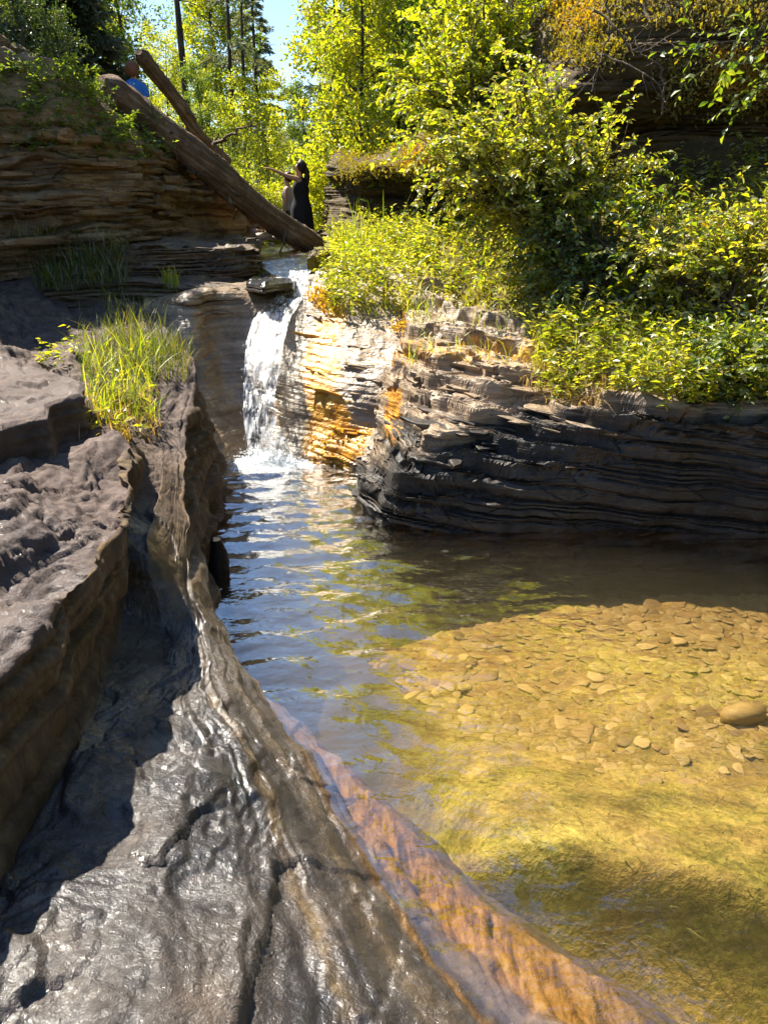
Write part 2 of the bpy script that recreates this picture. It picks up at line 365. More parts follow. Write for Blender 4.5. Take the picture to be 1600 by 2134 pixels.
# ---- wall of the fall: pale wall beside the water, chute, lit bedded slope
FW = [
 [(330,965,6.9),(318,860,7.4),(305,760,7.9),(300,670,8.4),(300,622,8.9),(305,604,9.5)],
  # (bottom under water, water line, mid, upper, top, back)
 [(440,960,7.2),(425,860,7.6),(410,760,8.0),(395,670,8.3),(385,612,8.5),(395,600,9.3)],
 [(500,956,7.5),(480,860,7.9),(462,760,8.3),(455,670,8.7),(455,606,8.9),(460,594,9.6)],
 [(524,956,7.6),(514,860,8.0),(512,760,8.35),(522,680,8.8),(530,608,9.2),(540,594,10)],
 [(560,962,7.5),(552,870,7.9),(552,770,8.25),(570,690,8.75),(596,618,9.3),(610,585,10)],
 [(612,964,7.35),(585,880,7.75),(580,780,8.1),(596,690,8.6),(634,612,9.3),(646,578,10)],
 [(650,966,7.3),(625,880,7.65),(618,780,8.0),(630,690,8.5),(655,610,9.2),(668,570,10)],
 [(700,968,7.2),(690,880,7.5),(690,790,7.8),(700,700,8.3),(712,625,8.9),(720,560,9.8)],
 [(760,972,7.05),(775,890,7.35),(790,800,7.6),(800,710,8.1),(806,640,8.7),(810,560,9.6)],
 [(860,975,7.0),(880,890,7.3),(890,800,7.5),(900,700,8.1),(906,640,8.6),(910,560,9.5)],
]
fw = np.array([[P(a, b, D=c) for a, b, c in col] for col in FW])      # along, up
low = fw[:, :1].copy(); low[:, 0, 2] = -.9; low[:, 0, 1] += .05
fw = np.concatenate([low, fw], 1).transpose(1, 0, 2)                # up, along
CU = [22, 44, 44, 40, 34, 20]; CV = [24, 30, 18, 22, 26, 22, 34, 38, 24]
g = loft(fw, CU, CV, False, False, 1); n = gnormals(g)
if n[..., 1].mean() > 0: n = -n
px, py, _ = PIX(g)
g = g + n*(.10*fbm(g, 1.3, 3, 81))[..., None]
inchute = sstep(505, 530, px-.0*py)*(1-sstep(600, 650, px))
sl_ = np.clip(n[..., 2], 0, 1); b_ = (g[..., 2]+.1*g[..., 0])/.055+.8*fbm(g*[1, 1, 0], 1.6, 4, 82); g[..., 2] += along((stair(b_, .2)-b_)*.055)*sstep(.15, .4, sl_)*sstep(575, 640, px)*.28
g1 = strata(g, n, .034, .75, (.10, -.05), 1.5, 83, .7, .05); gl = strata(g1, n, .07, 1.6, (.10, -.05), 1.2, 84, .9, .06); kl = sstep(535, 500, px)[..., None]; g1 = g1*(1-kl)+gl*kl
g2 = strata(g1, n, .085, 3.6, (.10, -.05), .9, 85, .35, .10, 1.6)
k = sstep(575, 700, px)[..., None]
g = g1*(1-k)+g2*k
g = g + n*(.012*fbm(g, 12, 4, 87))[..., None]
px, py, _ = PIX(g)
cx = 695+30*np.sin(py/70.0)-40*sstep(850, 950, py)
moss = 1.25*np.exp(-((px-cx)/34)**2)*sstep(600, 690, py)*(1-sstep(930, 975, py)*.4) + .7*np.exp(-((py-925)/40)**2)*sstep(600, 680, px) + .18*sstep(600, 640, px)*(1-sstep(760, 860, px))*sstep(700, 760, py)
FWG = g; FWN = n
FWM = np.clip(moss, 0, 1); fallrock = grid_obj('rock_face', g, mat['fallrock'], smooth=False, attrs={'moss': np.clip(moss, 0, 1)})
tag(fallrock, 'pale bedded rock face behind and beside the waterfall with orange moss streak', 'rock face', kind='structure')

# ---- promontory and dark wall on the far side of the pool
PR = [
 [(800,975,7.5),(806,930,7.6),(815,850,7.75),(840,760,8.1),(850,690,8.6),(850,640,9.0),(850,560,9.8)],
 [(748,1010,6.6),(752,965,6.75),(775,880,7.0),(800,800,7.5),(830,720,8.1),(850,640,8.8),(850,560,9.6)],
 [(742,1045,6.2),(742,985,6.35),(765,905,6.6),(820,825,7.0),(860,740,7.6),(880,650,8.4),(890,560,9.4)],
 [(772,1078,5.85),(775,1010,5.95),(815,915,6.2),(870,835,6.6),(900,750,7.2),(930,665,8.0),(940,560,9.2)],
 [(830,1095,5.66),(840,1020,5.75),(880,925,5.95),(930,850,6.3),(960,765,6.9),(990,670,7.8),(1000,560,9.2)],
 [(930,1101,5.6),(940,1025,5.66),(970,935,5.8),(1010,860,6.15),(1040,775,6.7),(1060,680,7.6),(1070,560,9)],
 [(1080,1104,5.58),(1090,1030,5.6),(1110,950,5.7),(1130,880,5.95),(1150,790,6.5),(1170,690,7.3),(1180,560,8.8)],
 [(1300,1107,5.55),(1300,1030,5.56),(1310,945,5.6),(1320,875,5.7),(1330,800,6.2),(1330,710,7.0),(1330,570,8.4)],
 [(1600,1112,5.5),(1600,1030,5.5),(1600,945,5.52),(1600,875,5.6),(1600,800,6.0),(1600,710,6.8),(1600,570,8.2)],
 [(1950,1120,5.4),(1950,1030,5.4),(1950,945,5.42),(1950,870,5.5),(1950,790,5.9),(1950,700,6.7),(1950,560,8.1)],
 [(2600,1130,5.3),(2600,1030,5.3),(2600,945,5.32),(2600,860,5.4),(2600,780,5.8),(2600,690,6.6),(2600,550,8.0)],
]
pr = np.array([[P(a, b, D=c) for a, b, c in col] for col in PR])
low = pr[:, :1].copy(); low[:, 0, 2] = -.9
pr = np.concatenate([low, pr], 1).transpose(1, 0, 2)
CU = [16, 64, 70, 60, 60, 50, 30]; CV = [20, 30, 40, 44, 54, 64, 64, 60, 24, 10]
g = loft(pr, CU, CV, False, False, 1); n = gnormals(g)
if n[..., 1].mean() > 0: n = -n
g = g + n*(.15*fbm(g, .9, 3, 91)+.09*fbm(g*[1, 1, .5], 2.4, 3, 92))[..., None]
px, py, _ = PIX(g)
slope = np.clip(n[..., 2], 0, 1)
# stepped ledges on the sloping shoulder
b = (g[..., 2]+.08*g[..., 0]+.06*fbm(g, .8, 3, 95))
bb = b/.15+.8*fbm(g*[1, 1, 0], 1.3, 4, 96); st_ = along((stair(bb, .16)-bb)*.15); g[..., 2] += st_*sstep(.10, .35, slope)*.95
b2 = b/.05+.8*fbm(g*[1, 1, 0], 2.6, 3, 89); g[..., 2] += along((stair(b2, .2)-b2)*.05)*sstep(.10, .35, slope)*.8
g1 = strata(g, n, .055, .75, (.09, -.04), 1.6, 93, .9, .06); calmw = (sstep(.1, .7, g[..., 0])*sstep(.95, .7, g[..., 2]))[..., None]; g1 = g1*(1-.35*calmw)+g*.35*calmw
ej, cj, tj = voro((g[..., 0]*1.0-g[..., 1]*.5)*2.1+.4*fbm(g, 1.5, 3, 88), (g[..., 2]+.09*g[..., 0])*6.5+.5*fbm(g, 1.2, 3, 86), 7)
hj = n*np.array([1, 1, .2]); g1 = g1+hj*((.05*cj-.012*np.exp(-(ej/.03)**2))*(1-.8*calmw[..., 0]))[..., None]
g2 = strata(g1, n, .10, 3.2, (.09, -.04), 1.1, 97, .5, .08, 1.5)
k = sstep(.08, .35, slope)[..., None]
g = g1*(1-k*.8)+g2*k*.8
g = g + n*(.012*fbm(g, 14, 4, 99))[..., None]
px, py, _ = PIX(g)
moss = .9*np.exp(-((px-820)/22)**2)*sstep(780, 830, py)*(1-sstep(880, 960, py)) + .45*sstep(650, 720, py)*(1-sstep(740, 800, py))*(px < 1200)
PRG = g; PRN = n
nose = grid_obj('rock_promontory', g, mat['nose'], smooth=False, attrs={'moss': np.clip(moss, 0, 1), 'dry': np.clip(sstep(.50, .80, g[..., 2]+.25*fbm(g, 1.2, 3, 98)-.30*sstep(.7, 1.6, g[..., 0])) + .75*sstep(.25, -.25, g[..., 0]+.1*fbm(g, 2, 2, 94))*sstep(.15, .4, g[..., 2]), 0, 1)})  # mask of the ledges painted as sunlit: higher up and on the left side
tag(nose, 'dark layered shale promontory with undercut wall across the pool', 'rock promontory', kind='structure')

# ---- brown cliff on the left, above the terrace
def world(*a): return np.array(a, float)
CL = [
 [world(-9,4,1.0),world(-8.9,4,2.2),world(-9.2,4.3,3.4),world(-9.8,5,4.3),world(-12,7,4.8)],
 [P(-330,640,D=8),P(-330,400,D=7.9),P(-320,180,D=8.3),P(-300,60,D=9.0),P(-300,30,D=11.5)],
 [P(0,590,D=9.1),P(0,380,D=9.0),P(0,210,D=9.3),P(0,110,D=9.8),P(0,85,D=12)],
 [P(110,580,D=9.3),P(110,400,D=9.3),P(110,245,D=9.5),P(115,140,D=9.9),P(120,120,D=12)],
 [P(215,570,D=9.7),P(215,430,D=9.8),P(215,305,D=10.0),P(220,215,D=10.3),P(230,205,D=12.4)],
 [P(300,540,D=10.2),P(300,430,D=10.6),P(300,375,D=10.3),P(305,300,D=10.7),P(310,290,D=13)],
 [P(390,505,D=11.5),P(385,432,D=12.2),P(385,404,D=11.6),P(385,340,D=12.0),P(390,330,D=13.8)],
 [P(470,492,D=12.8),P(470,436,D=13.6),P(470,412,D=13.1),P(465,380,D=13.5),P(460,370,D=15)],
 [P(528,488,D=13.8),P(522,446,D=14.3),P(512,420,D=14.2),P(505,396,D=14.6),P(495,386,D=16)],
 [P(548,478,D=15.5),P(540,444,D=16),P(530,422,D=16.2),P(522,402,D=16.6),P(505,392,D=18)],
 [P(545,470,D=18),P(535,440,D=18.6),P(525,420,D=19),P(515,402,D=19.5),P(500,390,D=21)],
]
cl = np.array(CL).transpose(1, 0, 2)
CU = [60, 50, 40, 16]; CV = [10, 40, 44, 44, 46, 46, 46, 34, 34, 20]
g = loft(cl, CU, CV, True, False, 5); n = gnormals(g)
if n[..., 1].mean() > 0: n = -n
g = g + n*((.55*fbm(g*[1, 1, 1.5], .50, 3, 101)+.20*fbm(g, 1.5, 3, 102))*(.22+.78*sstep(-3.3, -4.2, g[..., 0])))[..., None]
g1 = strata(g, n, .075, 1.5, (-.10, .05), .9, 103, .6, .10)
ej, cj, tj = voro((g[..., 0]-g[..., 1]*.6)*1.3+.4*fbm(g, 1.0, 3, 108), g[..., 2]*3.4+.5*fbm(g, .9, 3, 109), 8)
g1 = g1+(n*np.array([1, 1, .2]))*(.11*cj-.02*np.exp(-(ej/.03)**2))[..., None]
g = strata(g1, n, .16, 5.5, (-.10, .05), .7, 105, .45, .2, 1.6)
g = g + n*(.02*fbm(g, 9, 4, 107))[..., None]
CLG = g; CLN = n
cliff = grid_obj('cliff', g, mat['cliff'], smooth=False)
tag(cliff, 'brown layered cliff in shade on the far side of the terrace', 'cliff', kind='structure')

# ---- stepped ledges at the cliff foot, running to the lip of the fall
LE = [
 [(90,622,8.7),(90,606,8.72),(90,600,9.0),(95,592,9.02),(100,585,9.3),(100,572,9.5)],
 [(220,618,8.9),(220,592,8.92),(220,580,9.3),(222,566,9.32),(225,530,9.5),(225,515,10.4)],
 [(310,625,8.9),(310,590,8.92),(312,575,9.5),(315,562,9.52),(316,512,9.6),(316,498,10.9)],
 [(390,632,8.9),(390,592,8.92),(390,574,9.7),(392,562,9.72),(394,508,9.8),(394,490,11.7)],
 [(470,640,9.0),(470,598,9.02),(470,580,9.8),(472,562,9.82),(474,514,9.95),(474,492,12.9)],
 [(515,640,9.15),(517,602,9.17),(517,584,10),(520,566,10.02),(524,518,10.2),(524,496,13.4)],
 [(524,630,9.7),(528,596,9.72),(532,580,10.4),(538,566,10.42),(543,524,10.7),(540,500,13.6)],
 [(530,610,10.6),(532,590,10.62),(536,576,11),(541,562,11.02),(546,528,11.3),(543,502,13.8)],
]
le = np.array([[P(a, b, D=c) for a, b, c in col] for col in LE])
low = le[:, :1].copy(); low[:, 0, 2] -= .6
le = np.concatenate([low, le], 1).transpose(1, 0, 2)
CU = [12, 40, 26, 14, 54, 24]; CV = [34, 40, 44, 44, 30, 16, 16]
g = loft(le, CU, CV, True, False, 2); n = gnormals(g)
if n[..., 2].mean() < 0: n = -n
g = g + n*(.07*fbm(g, 1.4, 4, 111))[..., None]
b_ = g[..., 2]/.06+.7*fbm(g*[1, 1, 0], 1.8, 3, 118); sl_ = np.clip(n[..., 2], 0, 1); g[..., 2] += (stair(b_, .2)-b_)*.06*sstep(.1, .35, sl_)*.9
g = strata(strata(g, n, .05, .9, (-.04, .02), 1.3, 113, .9, .06), n, .09, 3.0, (-.04, .02), 1.0, 114, .6, .1)
g[..., 2] += .05*fbm(g, 2.2, 4, 115)*np.clip(n[..., 2], 0, 1)
g = g + n*(.012*fbm(g, 12, 4, 117))[..., None]
LEG = g
mat['ledge'] = rock_mat('damp_shale', [(.030, .020, .013), (.065, .045, .029), (.13, .088, .052), (.24, .17, .105)], 0, 15, .5, (.45, .8), .018)
ledges = grid_obj('rock_ledges', g, mat['ledge'], smooth=False)
tag(ledges, 'stepped damp rock ledges below the cliff leading to the lip of the waterfall', 'rock ledge', kind='structure')

# ---- upper right: dark overhung cliff behind the shrubs
RC = [
 [(660,492,17),(668,440,17.5),(680,400,17.5),(690,360,17.5),(700,330,18),(700,300,20)],
 [(705,490,13.2),(712,440,13.6),(718,385,13.2),(715,360,13),(715,342,13.4),(720,330,15)],
 [(800,490,11.8),(800,430,12.4),(805,378,12.0),(805,352,11.6),(805,335,11.9),(810,310,14)],
 [(920,490,10.8),(920,425,11.5),(925,372,11.0),(925,348,10.5),(925,310,10.9),(930,220,12.5)],
 [(1060,490,9.9),(1060,415,10.6),(1065,365,10.2),(1065,330,9.7),(1070,250,10.2),(1080,90,11.2)],
 [(1200,460,9.4),(1200,370,9.9),(1200,300,9.9),(1205,210,9.5),(1210,110,9.6),(1220,-60,10.6)],
 [(1370,440,8.9),(1370,330,9.3),(1370,260,9.4),(1380,160,9.0),(1390,40,9.0),(1400,-160,10)],
 [(1600,440,8.4),(1600,320,8.8),(1600,250,8.9),(1600,140,8.5),(1600,0,8.5),(1600,-220,9.4)],
 [(1950,440,7.9),(1950,320,8.3),(1950,240,8.3),(1950,120,8),(1950,-20,8),(1950,-260,8.8)],
 [(2700,440,7.2),(2700,320,7.5),(2700,240,7.5),(2700,110,7.2),(2700,-40,7.2),(2700,-280,8)],
]
rc = np.array([[P(a, b, D=c) for a, b, c in col] for col in RC]).transpose(1, 0, 2)
CU = [34, 30, 34, 36, 34]; CV = [14, 30, 40, 46, 46, 46, 50, 30, 16]
g = loft(rc, CU, CV, False, False, 1); n = gnormals(g)
if n[..., 1].mean() > 0: n = -n
g = g + n*(.22*fbm(g, .7, 3, 121))[..., None]
g = strata(g, n, .07, 1.4, (.06, -.03), 1.0, 123, .6, .08)
g = strata(g, n, .14, 4.5, (.06, -.03), .8, 125, .5, .15, 1.6)
g = g + n*(.015*fbm(g, 10, 4, 127))[..., None]
RCG = g; RCN = n
mat['rcliff'] = rock_mat('mossy_dark_shale', [(.018, .011, .005), (.042, .027, .011), (.080, .050, .019), (.15, .095, .035)], 0, 12, .45, (.7, .95), .018)
rcliff = grid_obj('cliff', g, mat['rcliff'], smooth=False)
tag(rcliff, 'dark overhung cliff behind the leafy shrubs above the promontory', 'cliff', kind='structure')

# ---- vegetated shelf between the promontory and that cliff
SH = []
for j in range(9):
    t = j/8.0
    c = [(850,650,9.0),(940,660,8.3),(1060,685,7.6),(1170,695,7.3),(1330,715,7.0),(1600,715,6.8),(1950,705,6.7),(2600,690,6.6)]
    d = [(690,495,14.0),(800,478,12.3),(930,470,11.2),(1060,430,10.3),(1200,400,9.8),(1600,350,8.8),(1950,345,8.3),(2700,340,7.5)]
    row = []
    for a, b in zip(c, d):
        A = P(a[0], a[1], D=a[2]); B = P(b[0], b[1], D=b[2]); q = A*(1-t)+B*t; q[2] += .12*math.sin(t*math.pi) - .10*(t == 0); row.append(q)
    SH.append(row)
left_edge = []
for j, (a, b, D) in enumerate([(655,640,9.4),(655,610,9.8),(655,580,10.3),(655,560,10.8),(655,545,11.4),(655,530,12.2),(655,520,13),(655,508,14),(655,500,15)]):
    left_edge.append(P(a, b, D=D)-np.array([0, 0, .04]))
sh = np.array([[left_edge[j]]+SH[j] for j in range(9)])
g = loft(sh, [14]*8, [34, 20, 22, 20, 26, 34, 26, 20], False, False, 1); n = gnormals(g)
if n[..., 2].mean() < 0: n = -n
g[..., 2] += .10*fbm(g, 1.6, 4, 131)+.03*fbm(g, 6, 3, 132)
SHG = g
mat['soil'] = rock_mat('mossy_soil', [(.030, .020, .010), (.075, .052, .018), (.14, .115, .022), (.20, .14, .035)], 0, 3, .2, (.8, 1.0), .02)
shelf = grid_obj('vegetated_shelf', g, mat['soil'])
tag(shelf, 'mossy soil shelf under the plants above the promontory', 'ground', kind='structure')

# ---- ground reaching away on all sides
def ground_z(x, y):
    x = np.asarray(x, float); y = np.asarray(y, float)
    xc = np.where(y < 15, -1.55, -1.55-(y-15)*.16+.004*(y-15)**2)
    base = 1.38 + .035*np.clip(y-10, 0, 60)
    dl = np.clip(xc-.9-x, 0, 200); dr = np.clip(x-xc-.9, 0, 200)
    up = 1.5*sstep(0, 2.2, dl)+.10*dl + .45*sstep(0, 2, dr)+.33*dr
    z = base+up*sstep(9.5, 12, y) - 3.2*(1-sstep(8.5, 11, y))
    z = np.where(y < 9.0, np.minimum(z, -1.4), z)
    lp = sstep(-7.5, -10.5, x); z = z*(1-lp*sstep(16, 11, y)) + 4.4*lp*sstep(16, 11, y)
    rp = sstep(6.5, 8.5, x)*sstep(13, 10, y); z = z*(1-rp)+(5.5)*rp
    bp = sstep(-1.5, -5, y); z = z*(1-bp)+np.maximum(z, .6+.05*np.clip(-y-5, 0, 200))*bp
    return z
xs = np.concatenate([np.linspace(-300, -40, 20), np.linspace(-38, 38, 154), np.linspace(40, 300, 20)])
ys = np.concatenate([np.linspace(-300, -20, 16), np.linspace(-18, 70, 180), np.linspace(75, 420, 24)])
X, Y = np.meshgrid(xs, ys, indexing='ij'); Z = ground_z(X, Y)
gg = np.stack([X, Y, Z], -1); gg[..., 2] += .25*fbm(gg, .35, 4, 141)*sstep(11, 14, Y)
GRD = gg
mat['ground'] = rock_mat('forest_floor', [(.018, .016, .007), (.045, .045, .014), (.075, .085, .02), (.10, .085, .03)], 0, 1, .2, (.85, 1.0), .03)
ground = grid_obj('ground', gg, mat['ground'], flip=True)
tag(ground, 'forest floor rising on both sides of the stream', 'ground', kind='structure')

# ---- pool bed with its submerged ridge
xs = np.linspace(-2.0, 5.2, 200); ys = np.linspace(.4, 7.9, 210)
X, Y = np.meshgrid(xs, ys, indexing='ij')
def bed_z(x, y):
    x = np.asarray(x, float); y = np.asarray(y, float)
    z = -1.15 + .58*sstep(-.6, .6, x+.15*np.sin(y*2)) + .0*y
    z = z + .20*sstep(.5, 2.0, x)*sstep(2.6, 3.6, y)
    yr = 2.62-.20*x + .05*np.sin(x*3)
    d = y-yr
    ridge = np.where(d > 0, np.exp(-(d/.9)**2), np.exp(-(d/.14)**2))
    z = z + (.40*sstep(-.1, .5, x))*ridge
    z = z - .16*sstep(.0, .5, -d)*sstep(.2, .8, x)
    z = z - .25*sstep(5.0, 5.7, y)
    return z
Z = bed_z(X, Y); g = np.stack([X, Y, Z], -1)
g[..., 2] += .05*fbm(g, 1.7, 4, 151)+.02*fbm(g, 6, 3, 152)
BED = g
def bed_mat():
    m = M('pool_bed'); p = m.pos()
    n1 = m.noise(p, 1.3, 6, .6); n2 = m.math('ADD', m.math('MULTIPLY', m.noise(m.pos((1, 1.4, 1), (0, 0, -.35)), 4.0, 6, .75, .25), .65), m.math('MULTIPLY', m.noise(p, 38, 3, .7), .35))
    gold = m.ramp(n2, [(.3, (.10, .062, .018)), (.5, (.25, .165, .055)), (.7, (.44, .31, .12))])
    alg = m.ramp(n2, [(.3, (.030, .030, .006)), (.43, (.11, .10, .016)), (.53, (.30, .25, .050)), (.68, (.55, .43, .12))])
    xyz = m.n('SeparateXYZ', Vector=m.geo.outputs['Position'])
    far = m.n('MapRange', Value=m.math('ADD', xyz.outputs[1], m.math('MULTIPLY', n1, 1.2)), From__Min=3.9, From__Max=4.9).outputs[0]
    clump = m.ramp(m.noise(m.pos((1, 1.3, 1)), 1.7, 5, .65), [(.42, 0.0), (.60, .85)])
    brown = m.ramp(n2, [(.32, (.07, .045, .012)), (.5, (.22, .15, .04)), (.68, (.46, .33, .10))])
    alg = m.mix(clump, brown, alg)
    c = m.mix(far, alg, gold)
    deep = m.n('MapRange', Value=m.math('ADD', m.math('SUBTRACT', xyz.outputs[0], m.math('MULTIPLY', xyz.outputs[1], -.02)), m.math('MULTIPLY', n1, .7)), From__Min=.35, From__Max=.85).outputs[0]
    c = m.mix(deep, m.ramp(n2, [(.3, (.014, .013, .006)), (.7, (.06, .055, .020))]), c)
    b = m.bump(n2, .9, .03)
    return m.done(m.pbr(c, .8, b, .2))
mat['bed'] = bed_mat()
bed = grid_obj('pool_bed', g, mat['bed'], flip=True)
tag(bed, 'stony golden bed of the pool with green algae seen through the water', 'pool bed', kind='structure')

# ================================================================ WATER
def schlick(m, b):
    f = m.n('LayerWeight', Blend=.5, Normal=b).outputs['Facing']
    return m.math('ADD', .06, m.math('MULTIPLY', .94, m.math('POWER', f, 1.8)))
def water_mat(name, tint, rough=.02, bump=.02, scale=6.0, foam=False):
    m = M(name); p = m.pos((1.0, 1.7, 1)); h = m.noise(p, scale, 3, .5, .0)
    b = m.n('Bump', Height=h, Strength=m.math('SUBTRACT', .5, m.math('MULTIPLY', m.attr('calm'), .34)), Distance=bump).outputs[0]
    fr = schlick(m, b)
    tr = m.n('BsdfTransparent', Color=tint); gl = m.n('BsdfGlossy', Color=(1, 1, 1), Roughness=rough, Normal=b)
    sh = m.n('MixShader', i0=fr, i1=tr.outputs[0], i2=gl.outputs[0])
    if foam:
        f = m.attr('foam'); nn = m.noise(m.pos((1.0, 2.0, 1)), 22, 6, .7, 1.2)
        k = m.ramp(m.math('ADD', f, m.math('MULTIPLY', m.math('SUBTRACT', nn, .5), 1.1)), [(.48, 0.0), (.85, .95)])
        df = m.pbr((.80, .82, .84), .5, b, .3)
        sh = m.n('MixShader', i0=k, i1=sh.outputs[0], i2=df.outputs[0])
    return m.done(sh)
mat['water'] = water_mat('pool_water', (1, .98, .92, 1), .03, .03, 5.0, True)
wt = mat['water'].node_tree; va = wt.nodes.new('ShaderNodeVolumeAbsorption'); vs = wt.nodes.new('ShaderNodeVolumeScatter'); ad = wt.nodes.new('ShaderNodeAddShader')
va.inputs['Color'].default_value = (.86, .60, .08, 1); va.inputs['Density'].default_value = .42
vs.inputs['Color'].default_value = (.62, .56, .36, 1); vs.inputs['Density'].default_value = .26; vs.inputs['Anisotropy'].default_value = .35
wt.links.new(va.outputs[0], ad.inputs[0]); wt.links.new(vs.outputs[0], ad.inputs[1]); wt.links.new(ad.outputs[0], wt.nodes['Material Output'].inputs['Volume'])
mat['water'].cycles.homogeneous_volume = True
xs = np.linspace(-3.2, 6.2, 330); ys = np.linspace(-2.5, 8.2, 380)
X, Y = np.meshgrid(xs, ys, indexing='ij'); g = np.stack([X, Y, 0*X], -1)
fx, fy = -1.15, 7.35
R = np.hypot(X-fx, Y-fy)
att = np.exp(-R/3.2)
calm = sstep(.4, 1.4, X-.25*(Y-3))
Zw = (.009*np.sin(R*19+5.0*fbm(g, 1.3, 3, 161))*att + .020*fbm(g*[1, 1.9, 1], 3.4, 3, 163)*(.35+.65*np.exp(-R/4.5)) + .009*fbm(g*[1, 1.6, 1], 9, 3, 165)*(.25+np.exp(-R/2.5)))
Zw = Zw*(1-.88*calm)
foam = .85*np.exp(-(np.hypot((X-fx)/.42, (Y-fy)/.28))**2) + .40*np.exp(-(np.hypot((X-fx-.35)/1.0, (Y-fy+.3)/.75))**2)
g[..., 2] = Zw + .05*np.exp(-(R/.4)**2)*(.5+fbm(g, 9, 3, 167))
nu, nv = g.shape[:2]; idx = np.arange(nu*nv).reshape(nu, nv)
rim = np.concatenate([idx[:, 0], idx[-1, 1:], idx[-2::-1, -1], idx[0, -2:0:-1]])      # closed body of water under the surface
V = g.reshape(-1, 3); low = V[rim].copy(); low[:, 2] = -1.75; li = np.arange(len(V), len(V)+len(rim)); k = len(rim)
sides = np.stack([rim, np.roll(rim, -1), np.roll(li, -1), li], -1)[:, ::-1]
cor = [0, nu-1, nu-1+nv-1, 2*(nu-1)+nv-1]; ci = len(V)+k; cen = low.mean(0)
V = np.vstack([V, low, cen]); bot = []
fan = np.stack([li[0:-1:2], li[1::2][:len(li[0:-1:2])], np.roll(li, -2)[0:-1:2], np.full(len(li[0:-1:2]), ci)], -1)
F_ = np.vstack([grid_faces(nu, nv), sides, fan])
pool = mesh_from('pool_water', V, F_, mat['water'], attrs={'foam': np.concatenate([foam.ravel(), np.zeros(k+1)]), 'calm': np.concatenate([calm.ravel(), np.ones(k+1)])})
tag(pool, 'clear amber pool water rippling away from the waterfall', 'water', kind='structure')

# stream above the fall
sc = []
for (l, r, py, D) in [(604,648,586,9.75),(560,650,566,10.3),(540,652,548,11.2),(536,650,530,12.6),(534,648,516,14.2),(534,640,506,16.5),(530,610,496,20),(520,600,486,26)]:
    a = P(l, py, D=D); b = P(r, py, D=D); sc.append([a, (a+b)/2, b])
sc = np.array(sc).transpose(1, 0, 2)
g = loft(sc, [26, 26], [20, 26, 34, 34, 34, 30, 20], True, False, 0)
g[..., 2] += .018*fbm(g*[1, .6, 1], 6, 3, 171)
mat['stream'] = water_mat('stream_water', (.80, .74, .58, 1), .10, .05, 9.0, True)
st = grid_obj('stream_water', g, mat['stream'], attrs={'foam': .22+0*g[..., 0]+.25*sstep(.1, .5, fbm(g, 3, 3, 172))})
if st.data.polygons[0].normal.z < 0: st.data.flip_normals()
tag(st, 'glittering shallow stream water above the waterfall', 'water', kind='structure')

# ================================================================ PLANTS
def leaf_mat(name, cols, trans=.5, rough=.45, tcol=None):
    m = M(name); r = m.geo.outputs['Random Per Island']
    cols = [(a*1.20, b*1.14, c_*1.05) for a, b, c_ in cols]
    n = len(cols); c = m.ramp(r, [(i/(n-1), k) for i, k in enumerate(cols)])
    d = m.n('BsdfDiffuse'); m.put(d, 'Color', c)
    t = m.n('BsdfTranslucent'); m.put(t, 'Color', m.mix(1.0, c, tcol or (2.4, 2.3, .5, 1), 'MULTIPLY'))
    sh = m.n('MixShader', i0=trans, i1=d.outputs[0], i2=t.outputs[0])
    return m.done(m.n('MixShader', i0=.07, i1=sh.outputs[0], i2=m.n('BsdfGlossy', Roughness=rough).outputs[0]))
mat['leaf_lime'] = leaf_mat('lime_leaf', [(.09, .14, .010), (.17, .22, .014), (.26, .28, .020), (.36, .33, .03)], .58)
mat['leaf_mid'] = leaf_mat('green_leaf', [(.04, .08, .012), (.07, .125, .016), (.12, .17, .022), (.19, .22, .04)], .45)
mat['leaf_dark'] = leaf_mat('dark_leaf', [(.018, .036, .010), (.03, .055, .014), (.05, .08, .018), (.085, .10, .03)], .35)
mat['leaf_shrub'] = leaf_mat('shrub_leaf', [(.05, .085, .012), (.11, .16, .014), (.20, .235, .020), (.32, .31, .03), (.27, .28, .11), (.16, .13, .04)], .55, .35)
mat['needle'] = leaf_mat('needle', [(.012, .024, .012), (.025, .045, .018), (.05, .07, .022), (.09, .095, .04)], .25, .6, (1.5, 1.4, .6, 1))
mat['needle_hazed'] = leaf_mat('hazed_needle', [(.05, .085, .045), (.09, .125, .06), (.13, .16, .08), (.20, .20, .11)], .4, .6, (1.4, 1.3, .7, 1))  # distance haze put into the colour: needles lightened
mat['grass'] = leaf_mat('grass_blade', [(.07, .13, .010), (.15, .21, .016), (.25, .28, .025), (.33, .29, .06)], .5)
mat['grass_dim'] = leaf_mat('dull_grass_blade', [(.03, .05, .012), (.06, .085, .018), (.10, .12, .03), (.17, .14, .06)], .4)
mat['moss'] = leaf_mat('orange_moss', [(.20, .11, .008), (.34, .19, .012), (.42, .27, .02), (.26, .22, .02)], .35, .8)
mat['mossgreen'] = leaf_mat('green_moss', [(.10, .09, .008), (.17, .14, .012), (.24, .19, .02), (.14, .15, .02)], .35, .8)
mat['algae'] = leaf_mat('algae', [(.03, .035, .004), (.07, .075, .008), (.13, .125, .018), (.24, .21, .04)], .3, .6)
mat['dryleaf'] = leaf_mat('dry_stalk', [(.20, .12, .045), (.30, .20, .08), (.36, .26, .12)], .3, .7)
